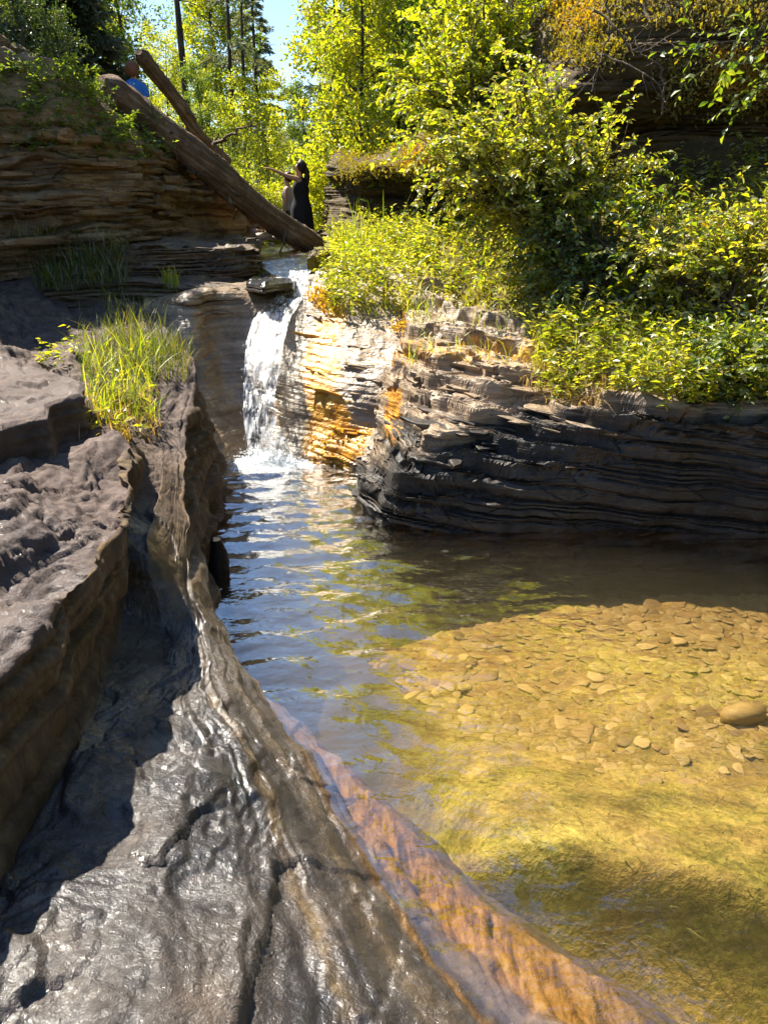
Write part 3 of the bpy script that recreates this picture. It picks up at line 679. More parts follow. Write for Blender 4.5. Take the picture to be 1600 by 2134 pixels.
def bark(name, a, b, c, zs=.15, sc=14):
    m = M(name); o = m.n('TexCoord').outputs['Object']
    n1 = m.noise(m.n('Mapping', Vector=o, Scale=(1, 1, zs)), sc, 4, .7)
    n2 = m.noise(o, 2.2, 3, .6)
    col = m.ramp(m.math('ADD', m.math('MULTIPLY', n1, .6), m.math('MULTIPLY', n2, .4)), [(.3, a), (.5, b), (.7, c)])
    return m.done(m.pbr(col, .85, m.bump(n1, 1.0, .04), .2))
mat['bark'] = bark('grey_bark', (.025, .018, .013), (.06, .045, .034), (.12, .095, .075))
mat['twig'] = bark('twig_bark', (.06, .04, .028), (.12, .085, .06), (.19, .15, .11))
mat['log'] = bark('weathered_log', (.035, .019, .011), (.15, .095, .060), (.40, .32, .24), .05, 18)

def rot_frames(d, rng):
    d = d/np.maximum(np.linalg.norm(d, axis=1, keepdims=True), 1e-9)
    r = rng.normal(size=d.shape); s = np.cross(d, r); s /= np.maximum(np.linalg.norm(s, axis=1, keepdims=True), 1e-9)
    return d, s, np.cross(s, d)
def leaf_quads(c, d, size, rng, wid=.5, fold=.18, fine=False, flat=None):
    """leaves: base at c, pointing along d"""
    d, s, u = rot_frames(d, rng)
    if flat is not None:      # blades lie closer to level, as leaves do
        up = np.array([0, 0, 1.0]); s2 = np.cross(d, up); l = np.linalg.norm(s2, axis=1, keepdims=True); s2 = s2/np.maximum(l, 1e-6)
        s = s*(1-flat)+s2*flat; s /= np.linalg.norm(s, axis=1, keepdims=True); u = np.cross(s, d)
    L = np.asarray(size).reshape(-1, 1)*np.ones((len(c), 1)); n = len(c); W = L*wid
    tip = c+d*L-u*L*fold*.6; mid = c+d*L*.45
    lt = mid+s*W*.5+u*L*fold; rt = mid-s*W*.5+u*L*fold
    if not fine:
        v = np.stack([c, lt, tip, rt], 1).reshape(-1, 3); f = np.arange(4*n).reshape(n, 4); return v, f
    l2 = c+d*L*.75+s*W*.33+u*L*fold*.4; r2 = c+d*L*.75-s*W*.33+u*L*fold*.4
    m1 = c+d*L*.42; m2 = c+d*L*.75-u*L*fold*.1
    v = np.stack([c, lt, l2, tip, r2, rt, m1, m2], 1).reshape(-1, 3); b = np.arange(n)[:, None]*8
    q = np.array([[0, 6, 1, 1], [6, 7, 2, 1], [7, 3, 2, 2], [0, 5, 6, 6], [5, 4, 7, 6], [4, 3, 7, 7]])
    q = np.array([[0, 6, 7, 1], [1, 7, 3, 2], [0, 5, 7, 6], [5, 4, 3, 7]])
    f = (b[:, None, :]+q[None]).reshape(-1, 4); return v, f
def blades(base, h, rng, lean=.5, w=.006, bias=(0, 0, 0), seg=4):
    n = len(base); a = rng.uniform(0, 2*math.pi, n); h = np.asarray(h)*np.ones(n)
    out = np.stack([np.cos(a), np.sin(a), 0*a], 1)*(lean*rng.uniform(.2, 1.3, n))[:, None]+np.asarray(bias)
    side = np.stack([-np.sin(a+rng.normal(0, .8, n)), np.cos(a), 0*a], 1)*w
    rows = []
    for k in range(seg+1):
        t = k/seg; p = base+np.stack([0*a, 0*a, h*(t-.28*t*t*np.linalg.norm(out, axis=1))], 1)+out*(h*t*t)[:, None]
        ww = side*(1-t**2.2+.04)*(h/.3)[:, None]**.3
        rows += [p-ww, p+ww]
    v = np.stack(rows, 1).reshape(-1, 3); b = np.arange(n)[:, None, None]*(2*seg+2)
    q = np.array([[2*k, 2*k+1, 2*k+3, 2*k+2] for k in range(seg)])
    return v, (b+q[None]).reshape(-1, 4)
def curve_path(p0, d, length, n, rng, wand=.15, grav=0.0):
    p = [np.array(p0, float)]; d = np.array(d, float); d /= np.linalg.norm(d); st = length/(n-1)
    for _ in range(n-1):
        d = d+rng.normal(0, wand, 3); d[2] += grav; d /= np.linalg.norm(d); p.append(p[-1]+d*st)
    return np.array(p)
def tree_mesh(name, seed, h, r0, crown0, R, nl, ls, lmat, bmat, up=.55, limbs=18, prof=None, sub=5, lean=.03, fine=False, spread=.16, wid=.55):
    """returns (trunk mesh with limbs, crown mesh)"""
    rng = np.random.default_rng(seed); wood = Soup()
    tp = curve_path((0, 0, -.3), (rng.normal(0, lean), rng.normal(0, lean), 1), h+.3, 12, rng, .035, .05)
    wood.add(*tube(tp, r0*(1-.85*np.linspace(0, 1, 12)**1.1), 8, .25, seed))
    cen = []; dirs = []
    for i in range(limbs):
        t = crown0+(1-crown0)*((i+rng.random()*.8)/limbs); t = min(t, .985)
        p0 = cr(tp, [t*11])[0]; a = i*2.399+rng.normal(0, .3)
        k = (t-crown0)/(1-crown0)
        L = R*(prof(k) if prof else (1.0-.55*k)*(.55+.45*min(1, k*4)))*rng.uniform(.7, 1.25)
        d = np.array([math.cos(a), math.sin(a), up*rng.uniform(.4, 1.5)])
        lp = curve_path(p0, d, L, 6, rng, .14, .05); rl = r0*.42*(1-t*.75)
        wood.add(*tube(lp, rl*(1-.85*np.linspace(0, 1, 6)), 5, 0, seed, False))
        for j in range(sub):
            q = cr(lp, [rng.uniform(1.2, 5)])[0]; d2 = (lp[-1]-lp[0])/max(L, .01)+rng.normal(0, .7, 3)
            sp = curve_path(q, d2, L*rng.uniform(.25, .5), 5, rng, .2, -.03)
            wood.add(*tube(sp, rl*.35*(1-.8*np.linspace(0, 1, 5)), 4, 0, seed, False))
            m = max(4, int(nl/(limbs*sub)*rng.uniform(.4, 1.6)))
            tt = rng.uniform(.3, 4, m); c = cr(sp, tt)+rng.normal(0, spread*R*.6, (m, 3))
            cen.append(c); dirs.append(np.tile(d2, (m, 1))*.5+rng.normal(0, .9, (m, 3))+[0, 0, -.35])
    c = np.vstack(cen); d = np.vstack(dirs)
    v, f = leaf_quads(c, d, ls*rng.uniform(.6, 1.35, len(c)), rng, wid, .15, fine)
    return wood.mesh(name+'_trunk', bmat, link=False), mesh_from(name+'_crown', v, f, lmat, smooth=False, link=False)
def spruce_mesh(name, seed, h, r0, crown0, R, lmat, dens=1.0, droop=.25, nl=.10, bare=0.0):
    rng = np.random.default_rng(seed); wood = Soup()
    tp = curve_path((0, 0, -.3), (rng.normal(0, .015), rng.normal(0, .015), 1), h+.3, 12, rng, .012, .06)
    wood.add(*tube(tp, r0*(1-.9*np.linspace(0, 1, 12)), 8, .15, seed))
    cen = []; dirs = []; nb = int(46*dens)
    for i in range(nb):
        t = crown0+(1-crown0)*((i+.5)/nb); p0 = cr(tp, [t*11])[0]; a = i*2.399+rng.normal(0, .2)
        L = R*(1-(t-crown0)/(1-crown0))**.8*rng.uniform(.6, 1.15)+.15
        lp = curve_path(p0, (math.cos(a), math.sin(a), .1-droop*.5), L, 6, rng, .06, -droop*.12)
        wood.add(*tube(lp, max(.006, r0*.16)*(1-.8*np.linspace(0, 1, 6)), 4, 0, seed, False))
        if rng.random() < bare: continue
        m = int(70*L*dens/R*2)+14; tt = rng.uniform(.5, 5, m); base = cr(lp, tt)
        ax = (lp[-1]-lp[0])/L; sd = np.cross(ax, [0, 0, 1]); sg = rng.choice([-1, 1], m)[:, None]
        dd = ax*.8+sd*sg*rng.uniform(.3, 1.1, (m, 1))+np.array([0, 0, -1])*rng.uniform(.0, droop*2.2, (m, 1))
        for rep in (0, 1):
            cen.append(base+dd*rng.uniform(0, nl*2.2, (m, 1))+rng.normal(0, .03, (m, 3))); dirs.append(dd+rng.normal(0, .35, (m, 3)))
    c = np.vstack(cen); d = np.vstack(dirs)
    v, f = leaf_quads(c, d, nl*1.7*rng.uniform(.6, 1.5, len(c)), rng, .30, .05)
    return wood.mesh(name+'_trunk', mat['bark'], link=False), mesh_from(name+'_crown', v, f, lmat, smooth=False, link=False)
def gz(x, y):
    i = np.argmin(abs(GRD[:, 0, 0]-x)); j = np.argmin(abs(GRD[0, :, 1]-y)); return float(GRD[i, j, 2])
def place_tree(name, meshes, x, y, z, rz, s, label, cat='tree', group=None):
    o = empty(name, (x, y, z), rz); o.scale = (s, s, s*1.0)
    add('trunk', meshes[0], o); add('crown', meshes[1], o)
    return tag(o, label, cat, group)
def px_x(px, D, py=300): return float(P(px, py, D=D)[0])

T_lime = tree_mesh('alder', 3, 8.5, .10, .12, 2.0, 9000, .135, mat['leaf_lime'], mat['bark'], .6, 26, sub=6)
T_lime2 = tree_mesh('alder', 4, 7.5, .085, .06, 2.2, 9000, .13, mat['leaf_lime'], mat['bark'], .45, 28, sub=6)
T_mid = tree_mesh('birch', 5, 10, .11, .22, 2.1, 8500, .14, mat['leaf_mid'], mat['bark'], .7, 26, sub=6)
T_bush = tree_mesh('willow', 6, 2.6, .05, .05, 1.3, 6000, .105, mat['leaf_lime'], mat['twig'], .7, 24, sub=6)
T_pine = spruce_mesh('pine', 7, 17, .20, .42, 1.9, mat['needle_hazed'], .55, .3, .16, .6)
T_spruce = spruce_mesh('spruce', 8, 12, .15, .06, 2.3, mat['needle_hazed'], 1.5, .25, .15)

# named trees of the middle distance
place_tree('pine_tree', T_pine, px_x(398, 22), 22, gz(px_x(398, 22), 22)-.2, 0, .56, 'tall pine with a straight dark bare trunk, thickest of the standing trunks')
place_tree('pine_tree', T_pine, px_x(488, 27), 27, gz(px_x(488, 27), 27)-.2, 1.7, .55, 'slimmer pine trunk standing second from the log side')
place_tree('pine_tree', T_pine, px_x(512, 31), 31, gz(px_x(512, 31), 31)-.2, 3.1, .55, 'thin dark pine just beside the slimmer trunk, under the sky gap')
place_tree('pine_tree', T_pine, px_x(540, 36), 36, gz(px_x(540, 36), 36)-.2, 4.2, .62, 'lichen-grey ragged pine rising between the two sky gaps')
place_tree('spruce_tree', T_spruce, px_x(835, 22), 22, gz(px_x(835, 22), 22)-.3, 0, .95, 'dark blue-green spruce beside the overhung cliff')
place_tree('spruce_tree', T_spruce, px_x(760, 30), 30, gz(px_x(760, 30), 30)-.3, 2, 1.0, 'hazy spruce behind the bright alders')
place_tree('birch_tree', T_mid, px_x(425, 17.5), 17.5, gz(px_x(425, 17.5), 17.5)-.5, 1, .30, 'small shaded birch behind the upper end of the logs')
place_tree('alder_tree', T_lime, px_x(690, 18), 18, gz(px_x(690, 18), 18)-.3, .4, .72, 'bright yellow-green alder behind the person in black')
place_tree('alder_tree', T_lime2, px_x(560, 20), 20, gz(px_x(560, 20), 20)-.3, 1.4, .5, 'sunlit alder above the lower end of the fallen log')
place_tree('alder_tree', T_lime2, px_x(470, 21), 21, gz(px_x(470, 21), 21)-.3, 2.6, .42, 'small sunlit alder between the pine trunks')
place_tree('alder_tree', T_lime, px_x(770, 16), 16, gz(px_x(770, 16), 16)-.3, 3.6, .62, 'leafy alder leaning over the overhung cliff edge')
place_tree('birch_tree', T_mid, px_x(635, 25), 25, gz(px_x(635, 25), 25)-.3, .9, .40, 'mid-green birch below the small sky gap')
place_tree('alder_tree', T_lime, px_x(585, 28), 28, gz(px_x(585, 28), 28)-.3, 5.1, .42, 'pale alder at the back, just under the sky')
place_tree('alder_tree', T_lime2, px_x(355, 25), 25, gz(px_x(355, 25), 25)-.3, 4.1, .5, 'alder behind the second log near the tall pine')
bsh = [(672, 16.6, .62, 'glowing yellow-green willow bush just behind the person in black'), (640, 17.6, .55, 'low willow bush left of the glowing one by the stream'),
       (560, 16.5, .45, 'low willow bush behind the log above the stream stones'), (480, 15.0, .5, 'dim willow bush below the broken branch'),
       (745, 14.6, .5, 'ferny willow bush on the mossy brow'), (330, 13.8, .38, 'low bush in the gap beneath the two logs')]
for px_, D, s, lb in bsh:
    x = px_x(px_, D); place_tree('willow_bush', T_bush, x, D, gz(x, D)-.12, px_, s, lb, 'bush')
# the stand closing the valley
rr = random.Random(3)
for k in range(30):
    D = rr.uniform(30, 58); pxx = rr.uniform(-150, 1300)
    hi = (290 < pxx < 450) or (545 < pxx < 690)
    me = rr.choice([T_lime, T_mid, T_mid, T_lime2, T_spruce]); x = px_x(pxx, D)
    if hi and me is T_spruce: me = T_lime
    if me is T_spruce: place_tree('spruce_tree', me, x, D, gz(x, D)-.4, rr.random()*6, (.30 if hi else 1.0)*rr.uniform(.8, 1.1), 'hazy conifer in the dense stand closing the valley', 'tree', 'conifers of the far stand')
    else: place_tree('birch_tree', me, x, D, gz(x, D)-.4, rr.random()*6, (.52 if hi else 1.1)*rr.uniform(.85, 1.15), 'leafy tree in the dense stand closing the valley', 'tree', 'leafy trees of the far stand')
# slope above the overhung cliff
for k, (x, y, s, me) in enumerate([(1.6,13.5,.8,T_lime),(3.4,12.8,.95,T_mid),(5.2,12.0,1.0,T_lime2),(7.0,11.4,1.05,T_mid),(9.0,10.8,1.05,T_mid),(2.6,16.5,1.05,T_mid),(5.0,15.5,1.1,T_spruce),(8.0,14.5,1.15,T_mid),(11,12.5,1.1,T_mid),(1.2,17.0,.7,T_mid),(11.5,8.5,1.0,T_mid),(7.6,9.6,.9,T_lime2)]):
    z = 4.6 if y < 13 and x > 4 else gz(x, y)
    if x < 4.5 and y < 13: z = 4.4
    place_tree('birch_tree', me, x, y, z-.3, k*1.3, s, 'leafy tree on the slope above the dark overhung cliff', 'tree', 'trees above the overhung cliff')
# left: spruce overhanging the cliff top
T_sprL = spruce_mesh('spruce', 18, 9, .20, .05, 3.6, mat['needle'], 2.4, .35, .16)
place_tree('spruce_tree', T_sprL, -6.0, 11.6, 2.9, .3, .46, 'big dark spruce overhanging the cliff top')
place_tree('spruce_tree', T_sprL, -6.3, 10.3, 3.2, 2.0, .40, 'second spruce behind the cliff top at the picture edge')
place_tree('spruce_tree', T_sprL, -4.9, 13.6, 2.9, 4.0, .42, 'spruce behind the upper end of the thinner log')
T_scrub = tree_mesh('scrub', 9, 1.5, .03, .04, .9, 3200, .06, mat['leaf_dark'], mat['twig'], .7, 20, sub=6)
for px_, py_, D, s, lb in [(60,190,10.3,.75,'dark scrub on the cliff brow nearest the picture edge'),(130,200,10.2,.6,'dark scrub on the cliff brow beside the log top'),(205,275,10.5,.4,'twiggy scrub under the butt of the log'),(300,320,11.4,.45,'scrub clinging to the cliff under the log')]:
    q = P(px_, py_, D=D); place_tree('scrub_bush', T_scrub, q[0], q[1], q[2]-.1, px_, s, lb, 'bush')

# ---- leafy shrubs on the right shelf: arching stems with leaves along them
def shrub(name, base, blobs, nst, leaf, seed, lmat, label, per=24, r=.018, tw=.55):
    rng = np.random.default_rng(seed); wood = Soup(); cen = []; dirs = []
    base = np.array(base, float)
    for i in range(nst):
        c, rad = blobs[i % len(blobs)]; u = rng.normal(size=3); u /= np.linalg.norm(u); tgt = np.array(c)-base+u*np.array(rad)*rng.random()**.45
        st = np.array([rng.normal(0, .12), rng.normal(0, .12), -.1]); mid = st*.4+tgt*.5+np.array([0, 0, .12*np.linalg.norm(tgt)])
        t = np.linspace(0, 1, 9)[:, None]; path = (1-t)**2*st+2*t*(1-t)*mid+t*t*tgt+rng.normal(0, .02, (9, 3))
        wood.add(*tube(path, r*(1-.8*np.linspace(0, 1, 9)), 5, 0, seed, False))
        for j in range(6):
            q = cr(path, [rng.uniform(2.6, 8)])[0]; d = (path[-1]-path[4])/max(1e-3, np.linalg.norm(path[-1]-path[4]))*.7+rng.normal(0, .6, 3)
            sp = curve_path(q, d, tw*rng.uniform(.5, 1.2), 7, rng, .16, -.07)
            wood.add(*tube(sp, .0045*(1-.6*np.linspace(0, 1, 7)), 4, 0, seed, False))
            m = int(per*rng.uniform(.6, 1.2)); tt = np.linspace(.6, 6, m); cc = cr(sp, tt); tn = np.gradient(cc, axis=0); tn /= np.maximum(np.linalg.norm(tn, axis=1, keepdims=True), 1e-9)
            sd = np.cross(tn, [0, 0, 1.0])*np.where(np.arange(m) % 2, 1, -1)[:, None]
            cen.append(cc); dirs.append(tn*.7+sd*.9+rng.normal(0, .35, (m, 3))+[0, 0, -.28])
    c = np.vstack(cen); d = np.vstack(dirs)
    v, f = leaf_quads(c, d, leaf*rng.uniform(.55, 1.25, len(c)), rng, .52, .12, True, .55)
    o = empty(name, base); wood.mesh('stems', mat['twig'], o); mesh_from('foliage', v, f, lmat, o, smooth=False)
    return tag(o, label, 'shrub')
def B(px, py, D, rx, ry, rz): return (tuple(P(px, py, D=D)), (rx, ry, rz))
shrub('leafy_shrub', P(1185, 520, D=8.4), [B(1130,330,8.0,.75,.6,.6),B(1000,260,8.2,.6,.5,.55),B(1220,300,8.0,.45,.5,.5),B(1130,200,8.6,.6,.5,.45),B(950,330,8.0,.4,.4,.4)], 100, .064, 41, mat['leaf_shrub'], 'large arching leafy shrub on the shelf in front of the dark cliff', 28)
shrub('leafy_shrub', P(1010, 330, D=10.8), [B(950,120,10.6,.8,.6,.8),B(1050,80,10.8,.8,.6,.7),B(900,210,10.4,.6,.5,.6),B(1090,-60,11.2,.9,.6,.7),B(930,-20,11.4,.8,.6,.7)], 105, .074, 42, mat['leaf_lime'], 'tall bright yellow-green shrub growing up the cliff shoulder', 26)
shrub('leafy_shrub', P(1500, 640, D=7.0), [B(1500,530,7.0,.5,.4,.28),B(1400,560,7.0,.45,.4,.25),B(1590,470,7.1,.4,.4,.3)], 34, .07, 43, mat['leaf_shrub'], 'bushy shrub on the shelf at the picture edge below the cliff', 20)
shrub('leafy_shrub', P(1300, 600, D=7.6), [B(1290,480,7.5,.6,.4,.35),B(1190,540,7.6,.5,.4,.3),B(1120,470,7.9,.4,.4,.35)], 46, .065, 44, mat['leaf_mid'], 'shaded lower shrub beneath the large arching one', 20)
shrub('leafy_shrub', P(1560, 800, D=6.0), [B(1540,750,5.95,.4,.3,.24),B(1600,700,6.0,.4,.3,.26),B(1450,740,6.05,.35,.3,.18)], 36, .055, 45, mat['leaf_mid'], 'dense shrub spilling over the dark wall of the promontory', 22, .012, .4)
shrub('overhanging_branch', P(1700, 130, D=7.6), [B(1520,130,7.4,.35,.3,.2),B(1470,60,7.5,.25,.3,.12),B(1590,160,7.3,.2,.3,.12)], 5, .085, 46, mat['leaf_mid'], 'leafy branch reaching in front of the dark cliff from the picture edge', 10, .010, .5)

# ---- undergrowth, grass and moss on the shelf and its rim (nobody could count them)
def pick(G, rng, n, cond, jit=.02):
    pts = G.reshape(-1, 3); px, py, f = PIX(pts); ok = cond(px, py, pts); pts = pts[ok]
    return pts[rng.integers(0, len(pts), n)]+rng.normal(0, jit, (n, 3))*[1, 1, .3]
rng = np.random.default_rng(77)
def herbs(bases, hmin, hmax, leaf, rng, nl=14, spread=.25):
    S = []; Dd = []
    for b in bases:
        h = rng.uniform(hmin, hmax); d = np.array([rng.normal(0, spread), rng.normal(0, spread)-.1, 1]); p = curve_path(b, d, h, 6, rng, .10, -.02)
        m = int(nl*rng.uniform(.7, 1.3)); cc = cr(p, rng.uniform(.8, 5, m)); a = rng.uniform(0, 6.28, m)
        S.append(cc); Dd.append(np.stack([np.cos(a), np.sin(a), rng.normal(.05, .35, m)], 1))
    c = np.vstack(S); d = np.vstack(Dd)
    return leaf_quads(c, d, leaf*rng.uniform(.5, 1.3, len(c)), rng, .42, .1, False, .6)
b = np.vstack([pick(SHG, rng, 520, lambda px, py, p: (px > 1700) & (px < 2500)), pick(PRG, rng, 260, lambda px, py, p: (px > 1700) & (px < 2500) & (py < 845) & (p[:, 2] > .8)), pick(SHG, rng, 1150, lambda px, py, p: (px > 700) & (px < 1750) & (py > 330) & (py < 720) & ~((px > 870) & (px < 1300) & (py > 650))),
               pick(SHG, rng, 420, lambda px, py, p: (px > 690) & (px < 900) & (py > 470) & (py < 650)), pick(FWG, rng, 160, lambda px, py, p: (px > 680) & (px < 860) & (py < 650)),
               pick(PRG, rng, 330, lambda px, py, p: (px > 1120) & (px < 1750) & (py > 690) & (py < 840) & (p[:, 2] > .8)),
               pick(PRG, rng, 300, lambda px, py, p: (px > 1380) & (px < 1750) & (py > 690) & (py < 855) & (p[:, 2] > .8))])
o = mesh_from('undergrowth', *herbs(b, .12, .48, .065, rng, 16), mat['leaf_shrub'], smooth=False)
tag(o, 'mixed green undergrowth covering the shelf above the promontory', 'undergrowth', kind='stuff')
b = np.vstack([pick(SHG, rng, 900, lambda px, py, p: (px > 1700) & (px < 2500)), pick(SHG, rng, 2600, lambda px, py, p: (px > 690) & (px < 1750) & (py > 430) & (py < 690)),
               pick(SHG, rng, 900, lambda px, py, p: (px > 690) & (px < 900) & (py > 470) & (py < 660)),
               pick(FWG, rng, 300, lambda px, py, p: (px > 680) & (px < 860) & (py < 665)), pick(PRG, rng, 200, lambda px, py, p: (px > 760) & (px < 900) & (py < 660)),
               pick(PRG, rng, 1600, lambda px, py, p: (px > 1110) & (px < 1700) & (py > 680) & (py < 790) & (p[:, 2] > .75)),
               pick(PRG, rng, 160, lambda px, py, p: (px > 850) & (px < 1100) & (py > 640) & (py < 760) & (p[:, 2] > .8))])
v, f = blades(b, rng.uniform(.08, .30, len(b))*rng.choice([.7, 1, 1.3], len(b)), rng, .8, .0042, (-.1, -.15, 0), 5)
o = mesh_from('grass', v, f, mat['grass'], smooth=False); tag(o, 'sunlit grass growing through the plants right of the waterfall', 'grass', kind='stuff')
b = pick(SHG, rng, 260, lambda px, py, p: (px > 705) & (px < 840) & (py > 500) & (py < 640), .05)
v, f = blades(b, rng.uniform(.2, .5, len(b))*rng.choice([.8, 1, 1.7], len(b)), rng, .38, .0055, (-.05, -.08, 0), 6)
o = mesh_from('tall_grass', v, f, mat['grass'], smooth=False); tag(o, 'tall bright grass clump beside the lip of the waterfall', 'grass', kind='stuff')
def moss_cush(name, pts, size, rng, m, label, rad=.05):
    n = len(pts); k = 9; c = np.repeat(pts, k, 0)+rng.normal(0, rad, (n*k, 3)); d = rng.normal(size=(n*k, 3))+[0, -.3, .6]
    v, f = leaf_quads(c, d, size*rng.uniform(.5, 1.4, n*k), rng, .6, .1); o = mesh_from(name, v, f, m, smooth=False); return tag(o, label, 'moss', kind='stuff')
b = np.vstack([pick(SHG, rng, 900, lambda px, py, p: (px > 700) & (px < 1650) & (py > 430) & (py < 720)), pick(RCG, rng, 800, lambda px, py, p: (px > 700) & (px < 1010) & (py > 270) & (py < 372)), pick(RCG, rng, 500, lambda px, py, p: (px > 1140) & (px < 1300) & (py > -20) & (py < 130)), pick(RCG, rng, 420, lambda px, py, p: (px > 1250) & (px < 1680) & (py > -60) & (py < 60)), pick(RCG, rng, 260, lambda px, py, p: (px > 1380) & (px < 1640) & (py > 120) & (py < 240))])
moss_cush('moss', b, .045, rng, mat['mossgreen'], 'yellow-green moss on the brow and the shelf')
b = np.vstack([pick(RCG, rng, 420, lambda px, py, p: (px > 850) & (px < 1010) & (py > 285) & (py < 352)), pick(RCG, rng, 320, lambda px, py, p: (px > 1480) & (px < 1640) & (py > 100) & (py < 200)), pick(RCG, rng, 200, lambda px, py, p: (px > 1150) & (px < 1260) & (py > -10) & (py < 60)),
               pick(SHG, rng, 320, lambda px, py, p: (px > 1440) & (px < 1640) & (py > 470) & (py < 620)), pick(FWG, rng, 90, lambda px, py, p: (px > 655) & (px < 690) & (py > 610) & (py < 650)), pick(PRG, rng, 90, lambda px, py, p: (px > 750) & (px < 850) & (py > 640) & (py < 690)), pick(FWG, rng, 14, lambda px, py, p: (px > 640) & (px < 770) & (py > 895) & (py < 920))])
moss_cush('orange_moss', b, .04, rng, mat['moss'], 'orange moss hanging on rock edges by the fall and on the cliff brow', .04)
b = pick(PRG, rng, 260, lambda px, py, p: (px > 1090) & (px < 1280) & (py > 740) & (py < 850) & (p[:, 2] > .7), .03)
v, f = blades(b, rng.uniform(.12, .35, len(b)), rng, .9, .003, (-.2, -.7, -.3)); o = mesh_from('dry_grass', v, f, mat['dryleaf'], smooth=False)
tag(o, 'dried straw-coloured stalks hanging over the promontory edge', 'grass', kind='stuff')

# ---- left side: the sunlit tuft in the gully, and the dim grass at the cliff foot
def gully(px, py, p): return (p[:, 1] > 4.9) & (p[:, 1] < 7.2) & (p[:, 2] > .5)
b = pick(LB, rng, 460, lambda px, py, p: gully(px, py, p) & (px > 180) & (px < 325) & (py > 740) & (py < 885), .03)
v, f = blades(b, rng.uniform(.12, .42, len(b))*rng.choice([.7, 1, 1.25], len(b)), rng, .75, .0035, (.12, -.12, 0), 6)
t = empty('grass_tuft', P(230, 820, D=6)); t.location = (0, 0, 0)
tag(mesh_from('blades', v, f, mat['grass'], t, smooth=False), kind='stuff')
b = pick(LB, rng, 46, lambda px, py, p: gully(px, py, p) & (px > 60) & (px < 330) & (py > 690) & (py < 920), .03)
tag(mesh_from('broad_leaves', *herbs(b, .08, .26, .07, rng, 9), mat['leaf_shrub'], t, smooth=False), kind='stuff')
b = pick(LB, rng, 200, lambda px, py, p: gully(px, py, p) & (px > 180) & (px < 330) & (py > 820) & (py < 920), .03)
v, f = blades(b, rng.uniform(.08, .2, len(b)), rng, .9, .005, (0, -.3, 0)); tag(mesh_from('dry_stalks', v, f, mat['dryleaf'], t, smooth=False), kind='stuff')
tag(t, 'sunlit green grass tuft in the gully of the near bank', 'grass tuft')
b = np.vstack([pick(LB, rng, 1500, lambda px, py, p: (px > 170) & (px < 395) & (py > 600) & (py < 800) & (p[:, 2] > .8), .03)])
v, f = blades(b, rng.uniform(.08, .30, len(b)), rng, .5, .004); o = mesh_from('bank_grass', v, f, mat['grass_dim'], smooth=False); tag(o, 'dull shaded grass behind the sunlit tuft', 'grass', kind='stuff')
b = np.vstack([pick(CLG, rng, 900, lambda px, py, p: (px > -60) & (px < 230) & (py > 500) & (py < 580), .05), pick(LEG, rng, 700, lambda px, py, p: (px > 80) & (px < 260) & (py > 510) & (py < 610), .05)])
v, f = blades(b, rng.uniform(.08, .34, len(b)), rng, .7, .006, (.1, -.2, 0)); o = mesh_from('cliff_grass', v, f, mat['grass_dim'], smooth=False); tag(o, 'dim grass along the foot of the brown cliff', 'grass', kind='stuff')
b = pick(LEG, rng, 60, lambda px, py, p: (px > 345) & (px < 372) & (py > 585) & (py < 612), .02)
v, f = blades(b, rng.uniform(.14, .28, len(b)), rng, .35, .006); t = mesh_from('grass_tuft', v, f, mat['grass'], smooth=False); tag(t, 'small bright grass tuft on the lowest ledge under the cliff', 'grass tuft')
b = pick(CLG, rng, 520, lambda px, py, p: ((px < 200) | (py > 262)) & (px > -40) & (px < 480) & (py > 150) & (py < 345) & (p[:, 2] > 2.9), .06)
o = mesh_from('brow_undergrowth', *herbs(b, .10, .3, .06, rng, 14, .4), mat['leaf_mid'], smooth=False); tag(o, 'leafy undergrowth along the brow of the brown cliff under the logs', 'undergrowth', kind='stuff')
# forest-floor plants further up the valley
pts = GRD.reshape(-1, 3); ok = (pts[:, 1] > 12) & (pts[:, 1] < 40) & (np.abs(pts[:, 0]) < 16) & (pts[:, 2] > 1.9)
pp = pts[ok]; b = pp[rng.integers(0, len(pp), 2600)]+rng.normal(0, .25, (2600, 3))*[1, 1, .1]
o = mesh_from('forest_undergrowth', *herbs(b, .4, 1.1, .16, rng, 16, .4), mat['leaf_mid'], smooth=False); tag(o, 'green undergrowth on the forest floor behind the stream', 'undergrowth', kind='stuff')
# algae streaming over the bed
pts = BED.reshape(-1, 3); ok = (pts[:, 0] > -.3) & (pts[:, 0] < 2.6) & (pts[:, 1] > 1.5) & (pts[:, 1] < 4.2); pp = pts[ok]
k = 0.5+fbm(pp, 1.3, 3, 201); pp = pp[k > .5]
b = pp[rng.integers(0, len(pp), 2600)]+rng.normal(0, .04, (2600, 3))*[1, 1, 0]; b[:, 2] += .005
v, f = blades(b, rng.uniform(.015, .045, len(b)), rng, 1.6, .003, (.9, -.7, 0), 5); o = mesh_from('algae', v, f, mat['algae'], smooth=False); tag(o, 'green algae strands combed by the current on the pool bed', 'algae', kind='stuff')

